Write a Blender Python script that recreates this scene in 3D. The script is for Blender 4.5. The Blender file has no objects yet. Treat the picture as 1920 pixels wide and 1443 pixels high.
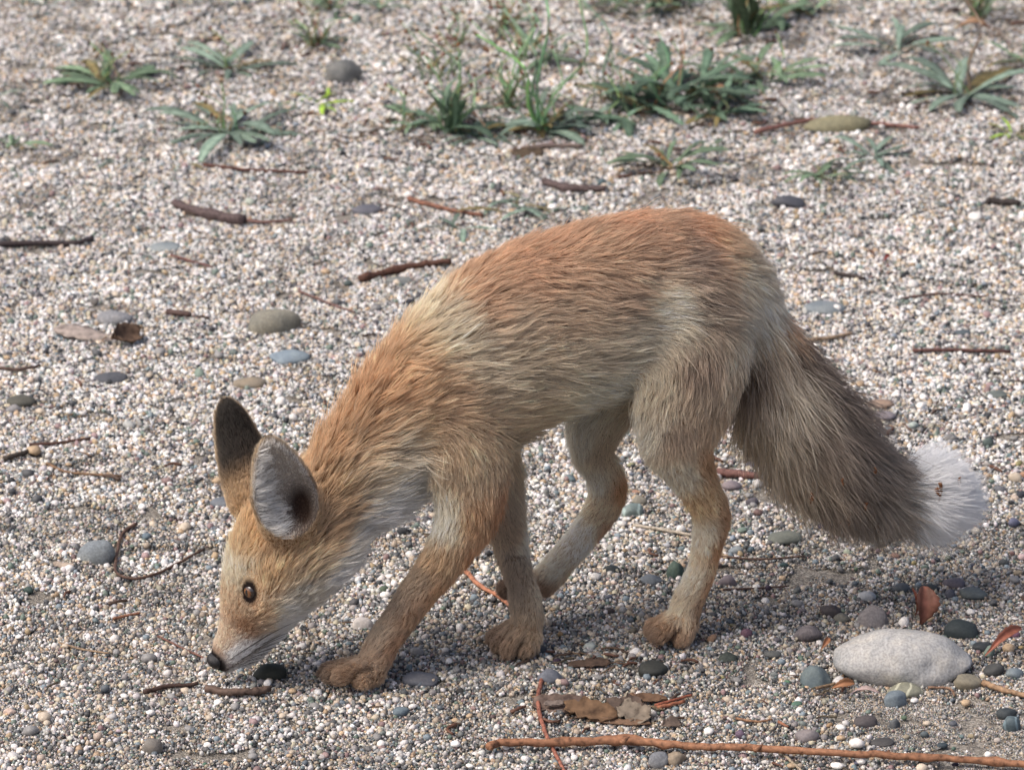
import bpy, bmesh, math, random
import numpy as np
from mathutils import Vector, Matrix, noise as mnoise
from mathutils.bvhtree import BVHTree
from mathutils.kdtree import KDTree

R = math.radians
SC = bpy.context.scene
COL = SC.collection
rng = np.random.default_rng(11)
random.seed(5)

# ------------------------------------------------------------------ camera
CAM_H, CAM_Y, PITCH, FPX = 1.646, -3.645, R(21.0), 9160.0      # FPX: focal length in 1920-wide pixels
cam = bpy.data.cameras.new('camera'); camo = bpy.data.objects.new('camera', cam); COL.objects.link(camo)
cam.sensor_width = 36.0; cam.lens = 36.0 * FPX / 1920.0; cam.clip_start = 0.05; cam.clip_end = 500
camo.location = (0, CAM_Y, CAM_H); camo.rotation_euler = (math.pi / 2 - PITCH, 0, 0)
cam.dof.use_dof = True; cam.dof.focus_distance = 3.90; cam.dof.aperture_fstop = 15.0
SC.camera = camo

# ------------------------------------------------------------------ sky and sun
SUN_EL, SUN_AZ = R(54), R(-112)         # azimuth measured from +Y (away from the camera) towards +X
w = bpy.data.worlds.new('World'); SC.world = w; w.use_nodes = True
nt = w.node_tree; nt.nodes.clear()
sky = nt.nodes.new('ShaderNodeTexSky'); sky.sky_type = 'NISHITA'; sky.sun_disc = False
sky.sun_elevation = SUN_EL; sky.sun_rotation = SUN_AZ
sky.air_density = 0.7; sky.dust_density = 6.0; sky.ozone_density = 0.6
bg = nt.nodes.new('ShaderNodeBackground'); bg.inputs[1].default_value = 0.14
out = nt.nodes.new('ShaderNodeOutputWorld')
nt.links.new(sky.outputs[0], bg.inputs[0]); nt.links.new(bg.outputs[0], out.inputs[0])
sl = bpy.data.lights.new('sun', 'SUN'); sl.energy = 1.4; sl.angle = R(38); sl.color = (1.0, 0.975, 0.94)
so = bpy.data.objects.new('sun', sl); COL.objects.link(so); so.location = (-2, 3, 5)
sd = Vector((math.sin(SUN_AZ) * math.cos(SUN_EL), math.cos(SUN_AZ) * math.cos(SUN_EL), math.sin(SUN_EL)))
so.rotation_euler = sd.to_track_quat('Z', 'Y').to_euler()
SC.view_settings.view_transform = 'Standard'; SC.view_settings.look = 'None'
SC.view_settings.exposure = 0.45; SC.view_settings.gamma = 1.0
SC.cycles.use_denoising = True
SC.cycles.denoising_input_passes = 'RGB_ALBEDO_NORMAL'
SC.cycles.max_bounces = 6; SC.cycles.diffuse_bounces = 3; SC.cycles.glossy_bounces = 2
SC.cycles.transmission_bounces = 3; SC.cycles.transparent_max_bounces = 4
SC.cycles.sample_clamp_indirect = 4.0
SC.cycles.use_fast_gi = False
SC.cycles_curves.shape = 'RIBBONS'

# ------------------------------------------------------------------ helpers
CAMP = np.array([0.0, CAM_Y, CAM_H])
def ray(px, py):
    x = (px - 960.0) / FPX; y = -(py - 721.5) / FPX
    s, c = math.sin(PITCH), math.cos(PITCH)
    return np.array([x, c + y * s, -s + y * c])
def ground(px, py):
    d = ray(px, py); t = -CAM_H / d[2]; p = CAMP + d * t
    return np.array([p[0], p[1]])
def mpp(px, py):                       # metres per 1920-wide pixel at that ground point
    d = ray(px, py); return (-CAM_H / d[2]) / FPX

def srgb(r, g, b):
    f = lambda c: (c / 255 / 12.92) if c / 255 <= 0.04045 else ((c / 255 + 0.055) / 1.055) ** 2.4
    return (f(r), f(g), f(b))

def tone(rgb, g=.72, sat=.82):
    c = np.array(srgb(*rgb)); l = float(c @ [.3, .55, .15]); return tuple((l + (c - l) * sat) * g)

def tag(o, label=None, cat=None, group=None, kind=None):
    if label: o['label'] = label
    if cat: o['category'] = cat
    if group: o['group'] = group
    if kind: o['kind'] = kind
    return o
def link(name, data, mat=None, parent=None):
    o = bpy.data.objects.new(name, data); COL.objects.link(o)
    if mat is not None and data is not None and not data.materials: data.materials.append(mat)
    if parent is not None: o.parent = parent
    return o
def empty(name, loc=(0, 0, 0), rz=0.0):
    o = bpy.data.objects.new(name, None); COL.objects.link(o); o.empty_display_size = 0.02
    o.location = loc; o.rotation_euler = (0, 0, rz); return o
def mesh_np(name, V, F, smooth=True):
    me = bpy.data.meshes.new(name)
    me.from_pydata([tuple(v) for v in V], [], [tuple(int(i) for i in f) for f in F])
    if smooth: me.polygons.foreach_set('use_smooth', [True] * len(me.polygons))
    me.update(); return me
def set_col(me, cols, name='col'):
    a = me.attributes.new(name, 'FLOAT_COLOR', 'POINT')
    c = np.ones((len(me.vertices), 4), dtype=np.float32); c[:, :3] = cols
    a.data.foreach_set('color', c.ravel())

def new_mat(name):
    m = bpy.data.materials.new(name); m.use_nodes = True
    t = m.node_tree; b = t.nodes['Principled BSDF']; return m, t, b
def node(t, kind, **kw):
    n = t.nodes.new(kind)
    for k, v in kw.items(): setattr(n, k, v)
    return n
def ramp(t, stops):
    n = t.nodes.new('ShaderNodeValToRGB'); e = n.color_ramp.elements
    while len(e) > 1: e.remove(e[-1])
    e[0].position = stops[0][0]; e[0].color = (*stops[0][1], 1)
    for p, c in stops[1:]:
        k = e.new(p); k.color = (*c, 1)
    return n

def gh(x, y):
    """height of the sand at a ground point (gentle hummocks, rougher towards the back)"""
    x = np.asarray(x, float); y = np.asarray(y, float)
    far = np.clip((y - 0.45) / 1.2, 0, 1)
    h = 0.0022 * np.sin(9.1 * x + 1.3) * np.sin(7.7 * y + 0.4) + 0.0014 * np.sin(23 * x - 11 * y) + 0.0010 * np.sin(31 * y + 17 * x + 2)
    h = h + far * (0.010 * np.sin(4.3 * x + 2.1 * y + 0.7) * np.sin(3.7 * y - 1.1 * x) + 0.004 * np.sin(13 * x + 5 * y) * np.sin(11 * y - 3 * x + 1))
    for gx, gy, rad, dep in HOLLOWS:
        h = h - dep * np.exp(-((x - gx) ** 2 + (y - gy) ** 2) / rad ** 2)
    return h
HOLLOWS = []
# ------------------------------------------------------------------ ground sheet
# hollows scooped round the big stones
for px, py, rad, dep in ((1690, 1262, .075, .006), (180, 1052, .03, .005), (1120, 1328, .05, .004), (1820, 1390, .06, .004), (640, 1300, .03, .003)):
    g_ = ground(px, py); HOLLOWS.append((g_[0], g_[1], rad, dep))
core_x = np.arange(-1.5, 1.5001, .02); core_y = np.arange(-1.2, 3.0001, .02)
ext = np.cumsum(.03 * 1.45 ** np.arange(20)); ext = ext[ext < 130]
xs = np.concatenate([-1.5 - ext[::-1], core_x, 1.5 + ext]); ys = np.concatenate([-1.2 - ext[::-1], core_y, 3.0 + ext])
X, Y = np.meshgrid(xs, ys, indexing='ij'); Z = gh(X, Y) - .0012
V = np.stack([X, Y, Z], -1).reshape(-1, 3); nx, ny = len(xs), len(ys)
ii = (np.arange(nx - 1)[:, None] * ny + np.arange(ny - 1)[None, :]).ravel()
Fq = np.stack([ii, ii + ny, ii + ny + 1, ii + 1], -1)
m_gr, t, b = new_mat('sand')
tc = node(t, 'ShaderNodeTexCoord')
v1 = node(t, 'ShaderNodeTexVoronoi'); v1.inputs['Scale'].default_value = 760; v2 = node(t, 'ShaderNodeTexVoronoi'); v2.inputs['Scale'].default_value = 1700
nz = node(t, 'ShaderNodeTexNoise'); nz.inputs['Scale'].default_value = 7; nz.inputs['Detail'].default_value = 5
for n_ in (v1, v2, nz): t.links.new(tc.outputs['Object'], n_.inputs['Vector'])
sp = node(t, 'ShaderNodeSeparateColor'); t.links.new(v1.outputs['Color'], sp.inputs[0])
rp = ramp(t, [(0, (.12, .115, .11)), (.2, (.20, .19, .175)), (.45, (.29, .26, .225)), (.7, (.36, .335, .30)), (1, (.52, .50, .46))]); t.links.new(sp.outputs[0], rp.inputs[0])
rp2 = ramp(t, [(.3, (.70, .67, .62)), (.7, (1.0, .98, .95))]); t.links.new(nz.outputs['Fac'], rp2.inputs[0])
mm = node(t, 'ShaderNodeMix', data_type='RGBA', blend_type='MULTIPLY'); mm.inputs[0].default_value = 1
t.links.new(rp.outputs[0], mm.inputs[6]); t.links.new(rp2.outputs[0], mm.inputs[7]); t.links.new(mm.outputs[2], b.inputs['Base Color'])
bp = node(t, 'ShaderNodeBump'); bp.inputs['Strength'].default_value = .8; bp.inputs['Distance'].default_value = .0012; bp.invert = True
ad = node(t, 'ShaderNodeMath', operation='ADD'); t.links.new(v1.outputs['Distance'], ad.inputs[0]); t.links.new(v2.outputs['Distance'], ad.inputs[1]); t.links.new(ad.outputs[0], bp.inputs['Height']); t.links.new(bp.outputs[0], b.inputs['Normal'])
b.inputs['Roughness'].default_value = .92; b.inputs['Specular IOR Level'].default_value = .2
tag(link('ground', mesh_np('ground', V, Fq), m_gr), kind='structure')

# ------------------------------------------------------------------ stones: one lumpy mesh maker for grains, pebbles and cobbles
def ico(sub):
    bm_ = bmesh.new(); bmesh.ops.create_icosphere(bm_, subdivisions=sub, radius=1)
    v_ = np.array([v.co[:] for v in bm_.verts]); f_ = np.array([[q_.index for q_ in f.verts] for f in bm_.faces]); bm_.free(); return v_, f_
ICO = {s: ico(s) for s in (1, 2, 3, 4)}
def lump(sub, seed, rough=.16, flat=.6, cut=3, sharp=.0):
    v, f = ICO[sub]; r_ = np.random.default_rng(seed); v = v.copy()
    k = np.ones(len(v))
    for a_, fr in ((rough, 1.3), (rough * .55, 2.6), (rough * .25, 5.0)):
        for _ in range(3): k += a_ * .55 * np.sin(v @ (r_.normal(size=3) * fr) + r_.random() * 6.28)
    v *= k[:, None]
    for _ in range(cut):                                       # worn flats
        n_ = r_.normal(size=3); n_ /= np.linalg.norm(n_); lim = r_.uniform(.62, .85); d_ = v @ n_; m_ = d_ > lim
        v[m_] -= n_ * ((d_[m_] - lim) * (.65 + sharp))[:, None]
    v *= np.array([1.0, r_.uniform(.66, .92), flat])
    v /= np.abs(v[:, 0]).max()
    return v, f
PAL = [((.86, .83, .79), 30), ((.62, .60, .58), 12), ((.62, .53, .42), 16), ((.50, .37, .24), 6), ((.28, .275, .27), 13), ((.11, .115, .12), 10), ((.25, .30, .33), 5), ((.20, .26, .22), 3), ((.30, .21, .20), 3), ((.05, .055, .06), 6)]
PW = np.array([p[1] for p in PAL], float); PW /= PW.sum(); PC = np.array([p[0] for p in PAL])
def rot3(r_):
    q_ = r_.normal(size=4); q_ /= np.linalg.norm(q_); a, b_, c, d = q_
    return np.array([[1 - 2 * (c * c + d * d), 2 * (b_ * c - a * d), 2 * (b_ * d + a * c)], [2 * (b_ * c + a * d), 1 - 2 * (b_ * b_ + d * d), 2 * (c * d - a * b_)], [2 * (b_ * d - a * c), 2 * (c * d + a * b_), 1 - 2 * (b_ * b_ + c * c)]])
GL = [lump(1, 100 + i, .20, .75, 4, .25) for i in range(24)]
m_gv, t, b = new_mat('gravel_grain')
an = node(t, 'ShaderNodeAttribute', attribute_name='col'); oi = node(t, 'ShaderNodeObjectInfo'); tc = node(t, 'ShaderNodeTexCoord')
nz = node(t, 'ShaderNodeTexNoise'); nz.inputs['Scale'].default_value = 700; nz.inputs['Detail'].default_value = 3; t.links.new(tc.outputs['Object'], nz.inputs['Vector'])
rp = ramp(t, [(.25, (.62, .60, .58)), (.75, (1.12, 1.12, 1.12))]); t.links.new(nz.outputs['Fac'], rp.inputs[0])
mm = node(t, 'ShaderNodeMix', data_type='RGBA', blend_type='MULTIPLY'); mm.inputs[0].default_value = .8; t.links.new(an.outputs['Color'], mm.inputs[6]); t.links.new(rp.outputs[0], mm.inputs[7])
hv = node(t, 'ShaderNodeHueSaturation'); mr = node(t, 'ShaderNodeMapRange'); mr.inputs[3].default_value = .86; mr.inputs[4].default_value = 1.1; t.links.new(oi.outputs['Random'], mr.inputs[0]); t.links.new(mr.outputs[0], hv.inputs['Value'])
t.links.new(mm.outputs[2], hv.inputs['Color']); t.links.new(hv.outputs[0], b.inputs['Base Color']); b.inputs['Roughness'].default_value = .62; b.inputs['Specular IOR Level'].default_value = .35

srcs = bpy.data.collections.new('gravel_patches')
NVAR = 26
PW2 = np.array([15, 13, 21, 6, 17, 12, 6, 5, 4, 6], float); PW2 /= PW2.sum()
def patch(seed, Rp, dmean, dsig, dmin, dmax, tries, pw_):
    r_ = np.random.default_rng(seed); C = []; VV, FF, CC = [], [], []; off = 0
    for _ in range(tries):
        d_ = float(np.clip(dmean * math.exp(r_.normal() * dsig), dmin, dmax)); a_ = r_.random() * 6.283; q_ = Rp * math.sqrt(r_.random()); x_, y_ = q_ * math.cos(a_), q_ * math.sin(a_)
        over = sum(1 for (cx, cy, cd) in C if (cx - x_) ** 2 + (cy - y_) ** 2 < (.40 * (cd + d_)) ** 2)
        if over > 0: continue
        C.append((x_, y_, d_)); lv, lf = GL[r_.integers(len(GL))]
        v = (lv * d_ * .56) @ rot3(r_).T; z_ = d_ * r_.uniform(.05, .30)
        VV.append(v + [x_, y_, z_]); FF.append(lf + off); off += len(v)
        c_ = PC[r_.choice(len(PC), p=pw_)] * math.exp(r_.normal() * .2) * (1 + r_.normal(size=3) * .025)
        CC.append(np.repeat(c_[None], len(v), 0))
    me_ = mesh_np('gravel_patch', np.concatenate(VV), np.concatenate(FF)); set_col(me_, np.clip(np.concatenate(CC) * (.94 if pw_ is PW else .74), 0, .82)); me_.materials.append(m_gv); return me_
for i in range(NVAR):                                  # 0..15 pale clean gravel, 16..25 finer and siltier
    o = bpy.data.objects.new('gravel_patch_%02d' % i, patch(300 + i, .024, .0034, .36, .0014, .0078, 1300, PW) if i < 16 else patch(300 + i, .024, .0026, .40, .0012, .0064, 1900, PW2)); srcs.objects.link(o)

def scatter(name, P, rotz, scale, idx, coll, label):
    me_ = bpy.data.meshes.new(name); me_.from_pydata([tuple(p) for p in P], [], [])
    for nm_, ar, ty in (('rz', rotz, 'FLOAT'), ('sc', scale, 'FLOAT'), ('ix', idx, 'INT')):
        a_ = me_.attributes.new(nm_, ty, 'POINT'); a_.data.foreach_set('value', np.asarray(ar, np.int32 if ty == 'INT' else np.float32))
    ng = bpy.data.node_groups.new(name, 'GeometryNodeTree')
    ng.interface.new_socket('Geometry', in_out='INPUT', socket_type='NodeSocketGeometry'); ng.interface.new_socket('Geometry', in_out='OUTPUT', socket_type='NodeSocketGeometry')
    gi = node(ng, 'NodeGroupInput'); go = node(ng, 'NodeGroupOutput'); ci = node(ng, 'GeometryNodeCollectionInfo'); ci.inputs['Collection'].default_value = coll; ci.inputs['Separate Children'].default_value = True; ci.inputs['Reset Children'].default_value = True
    io = node(ng, 'GeometryNodeInstanceOnPoints'); io.inputs['Pick Instance'].default_value = True
    def attr(nm_, ty):
        n_ = node(ng, 'GeometryNodeInputNamedAttribute', data_type=ty); n_.inputs['Name'].default_value = nm_; return n_
    ar_, as_, ai_ = attr('rz', 'FLOAT'), attr('sc', 'FLOAT'), attr('ix', 'INT'); cx = node(ng, 'ShaderNodeCombineXYZ'); ng.links.new(ar_.outputs[0], cx.inputs[2])
    ng.links.new(gi.outputs[0], io.inputs['Points']); ng.links.new(ci.outputs[0], io.inputs['Instance']); ng.links.new(ai_.outputs[0], io.inputs['Instance Index']); ng.links.new(cx.outputs[0], io.inputs['Rotation']); ng.links.new(as_.outputs[0], io.inputs['Scale']); ng.links.new(io.outputs[0], go.inputs[0])
    o = link(name, me_); md = o.modifiers.new('scatter', 'NODES'); md.node_group = ng
    return o
# jittered grid of patches over the strip of beach in view and a good margin beside it; bare silty spots are left open
SILT = [(*ground(1850, 1400), .075, .022), (*ground(1660, 1345), .05, .012), (*ground(1500, 1075), .03, .012)]
step = .0285
gx_, gy_ = np.meshgrid(np.arange(-1.5, 1.5, step), np.arange(-.7, 3.2, step), indexing='ij')
P = np.stack([gx_.ravel(), gy_.ravel()], -1) + rng.uniform(-.5, .5, (gx_.size, 2)) * step
keepm = np.ones(len(P), bool); silt_ = np.zeros(len(P))
for sx_, sy_, ra, rb in SILT:
    e_ = ((P[:, 0] - sx_) / ra) ** 2 + ((P[:, 1] - sy_) / (ra * 1.3)) ** 2; silt_ = np.maximum(silt_, np.exp(-e_ * .9))
for sx_, sy_, ra, rb in SILT:                          # extra fine grains worked into the silty spots
    nq = int(14000 * ra * ra); a_ = rng.random(nq) * 6.283; q_ = np.sqrt(rng.random(nq)) * 1.1
    P = np.concatenate([P, np.stack([sx_ + ra * q_ * np.cos(a_), sy_ + ra * 1.3 * q_ * np.sin(a_)], -1)]); silt_ = np.concatenate([silt_, np.ones(nq)])
nP = len(P)
P3 = np.concatenate([P, (gh(P[:, 0], P[:, 1]) + rng.uniform(-.0012, .0006, nP))[:, None]], 1)
# coarser in places
coarse = .5 + .5 * np.sin(5.1 * P[:, 0] + 2.0) * np.sin(4.3 * P[:, 1] + 1.0)
sc_ = .86 + .42 * coarse * rng.random(nP)
# siltier where the pebbles gather beside the tail and in the scuffed ground before the feet; clean and pale elsewhere
zx, zy = ground(1640, 1180); z2 = ground(1150, 1270); z3 = ground(300, 1230)
ps = .95 * np.exp(-((P[:, 0] - zx) / .17) ** 2 - ((P[:, 1] - zy) / .24) ** 2) + .5 * np.exp(-((P[:, 0] - z2[0]) / .16) ** 2 - ((P[:, 1] - z2[1]) / .10) ** 2) + .35 * np.exp(-((P[:, 0] - z3[0]) / .14) ** 2 - ((P[:, 1] - z3[1]) / .08) ** 2) + .10 + .22 * np.clip((P[:, 1] - 1.0) / .8, 0, 1) + .80 * np.clip((.58 - P[:, 1]) / .36, 0, 1) * (.80 + .2 * np.sin(14 * P[:, 0] + 9 * P[:, 1]) * np.sin(11 * P[:, 1] - 5 * P[:, 0]))
ps = np.maximum(ps, silt_); fine = rng.random(nP) < ps
idx_ = np.where(fine, rng.integers(16, NVAR, nP), rng.integers(0, 16, nP)); sc_ = np.where(silt_ > .5, .40, sc_)
gv = scatter('gravel', P3, rng.random(nP) * 6.283, sc_, idx_, srcs, None)
tag(gv, 'coarse pale beach gravel of white, tan and grey grains covering the ground', 'gravel', kind='stuff')
# larger single grains strewn over it
srcs2 = bpy.data.collections.new('loose_grains')
for i in range(30):
    r_ = np.random.default_rng(900 + i); lv, lf = lump(2, 900 + i, .18, r_.uniform(.5, .8), 4, .2); lv = lv @ np.array([[1, 0, 0], [0, 1, 0], [0, 0, 1]]); c_ = PC[r_.choice(len(PC), p=PW)] * .95
    me_ = mesh_np('loose_grain', lv * .0035 + [0, 0, .0012], lf); set_col(me_, np.repeat(np.clip(c_, 0, .86)[None], len(lv), 0)); me_.materials.append(m_gv)
    srcs2.objects.link(bpy.data.objects.new('loose_grain_%02d' % i, me_))
nS = 4200
Q = np.stack([rng.uniform(-1.1, 1.1, nS), rng.uniform(-.5, 2.4, nS)], -1)
Q3 = np.concatenate([Q, (gh(Q[:, 0], Q[:, 1]) + .0012)[:, None]], 1)
lg = scatter('loose_grains', Q3, rng.random(nS) * 6.283, np.clip(np.exp(rng.normal(size=nS) * .28) * 1.05, .6, 2.2), rng.integers(0, 30, nS), srcs2, None)
tag(lg, 'larger loose grains lying on top of the fine gravel', 'gravel', kind='stuff')
# ------------------------------------------------------------------ the fox
G1, G2 = ground(655, 1285), ground(1262, 1206)
FA = (G2 - G1) / np.linalg.norm(G2 - G1)                 # tailwards
FW = np.array([-FA[1], FA[0]])                           # away from the camera (the fox's right side)
FO = G1 + FW * 0.028                                     # origin on the midline
A3 = np.array([FA[0], FA[1], 0.0]); W3 = np.array([FW[0], FW[1], 0.0]); Z3 = np.array([0, 0, 1.0]); O3 = np.array([FO[0], FO[1], 0.0])
def F(px, py, w=0.0):
    """a point of the photograph put on the plane w metres to the fox's right: (a, w, z)"""
    d = ray(px, py); t = (w - np.dot(CAMP - O3, W3)) / np.dot(d, W3); p = CAMP + d * t - O3
    return np.array([np.dot(p, A3), w, p[2]])
def Wd(p):
    p = np.asarray(p); return O3 + p[..., 0:1] * A3 + p[..., 1:2] * W3 + p[..., 2:3] * Z3
PXM = 1.05 / 2300.0
def paw_w(px, py):
    g = ground(px, py) - FO; return float(np.dot(g, FW))

# chains run along the lie of the coat; node = (px, py, outline radius px, coat depth px, w, width ratio, hair length m, lift)
WF = paw_w(965, 1228)       # where the right forefoot stands across the midline
CH = {
 'torso': dict(k=0.020, n=[
   (618, 950, 104, 26, 0, .80, .022, .36), (676, 890, 120, 28, 0, .74, .022, .38), (740, 822, 130, 28, 0, .68, .029, .36),
   (812, 754, 150, 20, 0, .62, .021, .28), (890, 692, 170, 18, 0, .62, .020, .22), (980, 632, 178, 17, 0, .66, .019, .2),
   (1080, 594, 177, 16, 0, .68, .019, .2), (1180, 566, 172, 15, 0, .64, .018, .2), (1270, 553, 160, 14, 0, .60, .017, .2),
   (1335, 566, 126, 14, 0, .62, .018, .24), (1378, 592, 84, 16, 0, .7, .022, .30)]),
 'head': dict(k=0.012, n=[
   (424, 1230, 30, 2, 0, .84, .004, .22), (436, 1216, 39, 3, 0, .80, .0045, .22), (456, 1198, 51, 3, 0, .74, .005, .22),
   (473, 1168, 61, 4, 0, .72, .006, .22), (488, 1134, 74, 5, 0, .74, .007, .24),
   (509, 1086, 92, 8, 0, .86, .010, .25), (533, 1028, 102, 11, 0, .90, .014, .28), (578, 975, 106, 20, 0, .84, .022, .32)]),
 'cheek_l': dict(k=0.018, part='head', n=[(505, 1130, 40, 5, -.020, .8, .009, .26), (552, 1082, 62, 10, -.026, .6, .018, .34), (600, 1040, 68, 16, -.026, .6, .024, .38)]),
 'cheek_r': dict(k=0.018, part='head', n=[(505, 1130, 40, 5, .020, .8, .009, .26), (552, 1082, 62, 10, .026, .6, .018, .34), (600, 1040, 68, 16, .026, .6, .024, .38)]),
 'fore_l': dict(k=0.016, n=[
   (840, 720, 80, 18, -.024, .5, .019, .22), (868, 820, 84, 14, -.032, .5, .016, .2), (882, 900, 74, 9, -.038, .52, .011, .2),
   (880, 958, 62, 6, -.040, .62, .010, .2), (850, 1020, 47, 5, -.038, .72, .010, .22), (815, 1072, 39, 4, -.035, .80, .008, .2),
   (777, 1120, 36, 4, -.032, .86, .007, .2), (748, 1162, 32, 3, -.030, .88, .007, .2), (722, 1200, 31, 3, -.028, .9, .008, .2), (702, 1238, 31, 4, -.028, .95, .008, .24),
   (690, 1256, 28, 4, -.028, 1, .008, .25)]),
 'fore_r': dict(k=0.016, n=[
   (850, 740, 80, 18, .030, .6, .024, .26), (905, 860, 72, 12, .034, .55, .018, .24), (938, 950, 46, 7, .028, .65, .012, .22),
   (954, 1009, 35, 4, .022, .8, .009, .2), (964, 1049, 31, 4, .018, .85, .008, .2), (976, 1088, 28, 4, WF + .008, .88, .007, .2),
   (985, 1122, 32, 4, WF + .003, .88, .007, .2), (989, 1155, 31, 4, WF, .9, .008, .22), (985, 1185, 31, 4, WF, 1, .009, .26)]),
 'hind_l': dict(k=0.016, n=[
   (1300, 590, 120, 14, -.026, .5, .018, .2), (1296, 680, 112, 12, -.036, .45, .015, .2), (1284, 752, 100, 9, -.042, .42, .012, .18), (1273, 811, 78, 7, -.042, .48, .010, .18),
   (1285, 861, 55, 5, -.040, .60, .009, .2), (1310, 914, 40, 4, -.037, .66, .009, .2), (1329, 950, 37, 4, -.035, .66, .008, .2),
   (1334, 980, 36, 3, -.033, .68, .007, .2), (1327, 1015, 31, 3, -.032, .78, .007, .2), (1319, 1055, 28, 3, -.031, .84, .007, .2),
   (1307, 1088, 28, 3, -.030, .88, .008, .2), (1291, 1126, 30, 4, -.029, .92, .008, .22), (1281, 1160, 30, 4, -.028, 1, .009, .25)]),
 'hind_r': dict(k=0.016, n=[
   (1280, 590, 115, 18, .030, .5, .024, .24), (1200, 680, 98, 14, .036, .45, .020, .24), (1128, 762, 72, 9, .040, .5, .014, .22), (1110, 842, 42, 5, .042, .70, .010, .2),
   (1127, 878, 37, 4, .042, .7, .009, .2), (1139, 918, 37, 3, .042, .66, .008, .2), (1128, 955, 36, 3, .042, .66, .007, .2),
   (1090, 1008, 30, 3, .040, .8, .007, .2), (1056, 1048, 29, 3, .038, .88, .007, .2), (1022, 1086, 30, 4, .036, .92, .008, .22), (990, 1102, 27, 4, .036, 1, .008, .24)]),
 'tail': dict(k=0.022, n=[
   (1396, 596, 66, 22, 0, .9, .024, .28), (1428, 650, 92, 34, 0, .9, .030, .36), (1456, 715, 116, 48, 0, .9, .036, .42),
   (1502, 798, 130, 54, 0, .9, .038, .46), (1566, 872, 122, 54, 0, .9, .038, .46), (1630, 918, 102, 50, 0, .9, .036, .46), (1690, 932, 88, 50, 0, .9, .034, .46), (1742, 930, 80, 40, 0, .9, .030, .56), (1770, 932, 66, 36, 0, .9, .026, .7)]),
}
def toes(side, part, pts, k):
    for i, (px, py, r, ww) in enumerate(pts):
        CH['%s_toe%d' % (part, i)] = dict(k=k, part=part, paw=True, n=[(px[0], py[0], r, 3, ww[0], .9, .006, .26), (px[1], py[1], r * .94, 3, ww[1], .8, .005, .3)])
toes('l', 'fore_l', [((682, 640), (1252, 1266), 21, (-.036, -.040)), ((676, 622), (1250, 1264), 21, (-.026, -.026)), ((672, 616), (1248, 1258), 20, (-.014, -.010)), ((702, 682), (1262, 1272), 22, (-.036, -.042)), ((684, 650), (1250, 1252), 20, (-.004, .002))], .0035)
toes('r', 'fore_r', [((978, 956), (1190, 1216), 21, (WF - .010, WF - .014)), ((966, 938), (1182, 1206), 20, (WF + .0, WF - .002)), ((962, 928), (1176, 1194), 19, (WF + .010, WF + .012)), ((996, 988), (1196, 1214), 22, (WF - .012, WF - .016))], .0035)
toes('l', 'hind_l', [((1266, 1236), (1168, 1188), 22, (-.034, -.040)), ((1258, 1228), (1166, 1180), 21, (-.024, -.026)), ((1254, 1226), (1164, 1174), 19, (-.014, -.012)), ((1286, 1280), (1172, 1190), 24, (-.036, -.040))], .0035)
toes('r', 'hind_r', [((985, 952), (1098, 1106), 19, (.030, .028)), ((983, 950), (1096, 1100), 18, (.042, .044))], .0035)

def catmull(N, m=4):
    P = [2 * N[0] - N[1]] + list(N) + [2 * N[-1] - N[-2]]; o = []
    for i in range(1, len(P) - 2):
        for j in range(m):
            t = j / m; a, b, c, d = P[i - 1], P[i], P[i + 1], P[i + 2]
            o.append(.5 * (2 * b + (c - a) * t + (2 * a - 5 * b + 4 * c - d) * t * t + (3 * b - a - 3 * c + d) * t ** 3))
    o.append(P[-2]); return np.array(o)
SEG = []      # per chain: arrays of node rows [a, w, z, r, s, len, lift]
for nm, c in CH.items():
    rows = []
    for (px, py, r, coat, ww, ratio, ln, lift) in c['n']:
        p = F(px, py, ww); rows.append([p[0], p[1], p[2], max(r - coat, 5) * PXM, 1.0 / ratio, ln, lift])
    c['rows'] = catmull(np.array(rows), 1 if c.get('paw') else 4); c.setdefault('part', nm)

def chain_sdf(rows, P):
    """distance to a chain of round cones (flattened across by s); also returns index of nearest segment and its parameter"""
    best = np.full(P.shape[:-1], 9.0); bi = np.zeros(P.shape[:-1], int); bt = np.zeros(P.shape[:-1])
    for i in range(len(rows) - 1):
        a, b = rows[i], rows[i + 1]; ba = b[:3] - a[:3]; s = .5 * (a[4] + b[4])
        sc = np.array([1, s, 1]); ba2 = ba * sc; q = (P - a[:3]) * sc
        t = np.clip((q @ ba2) / max(ba2 @ ba2, 1e-12), 0, 1)
        d = np.linalg.norm(q - t[..., None] * ba2, axis=-1) - (a[3] + (b[3] - a[3]) * t)
        m = d < best; best = np.where(m, d, best); bi = np.where(m, i, bi); bt = np.where(m, t, bt)
    return best, bi, bt

VOX = 0.0022
allr = np.concatenate([c['rows'] for c in CH.values()])
# ears: a flattened outer cone with a cup taken out towards the opening side
EARS = {
 'ear_l': dict(n=[(545, 968, 58, -.032), (532, 925, 57, -.040), (518, 880, 43, -.046), (507, 848, 27, -.049), (503, 833, 15, -.050)], side=-1),
 'ear_r': dict(n=[(478, 930, 50, .036), (463, 880, 50, .044), (446, 830, 41, .050), (432, 785, 30, .053), (426, 765, 19, .054)], side=1),
}
for e in EARS.values():
    e['rows'] = catmull(np.array([[*F(px, py, ww), r * PXM, 1.55, .007, .2] for (px, py, r, ww) in e['n']]), 5)
    inner = e['rows'].copy(); inner[:, 1] += e['side'] * np.linspace(.014, .0078, len(inner)); inner[:, 3] = np.maximum(inner[:, 3] - .0016, .001); inner[:, 4] = 1.5
    inner[:, 0] -= .002
    e['inner'] = inner[3:]
allr = np.concatenate([allr] + [e['rows'] for e in EARS.values()])
lo = (allr[:, :3] - allr[:, 3:4]).min(0) - .012; hi = (allr[:, :3] + allr[:, 3:4]).max(0) + .012
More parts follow.
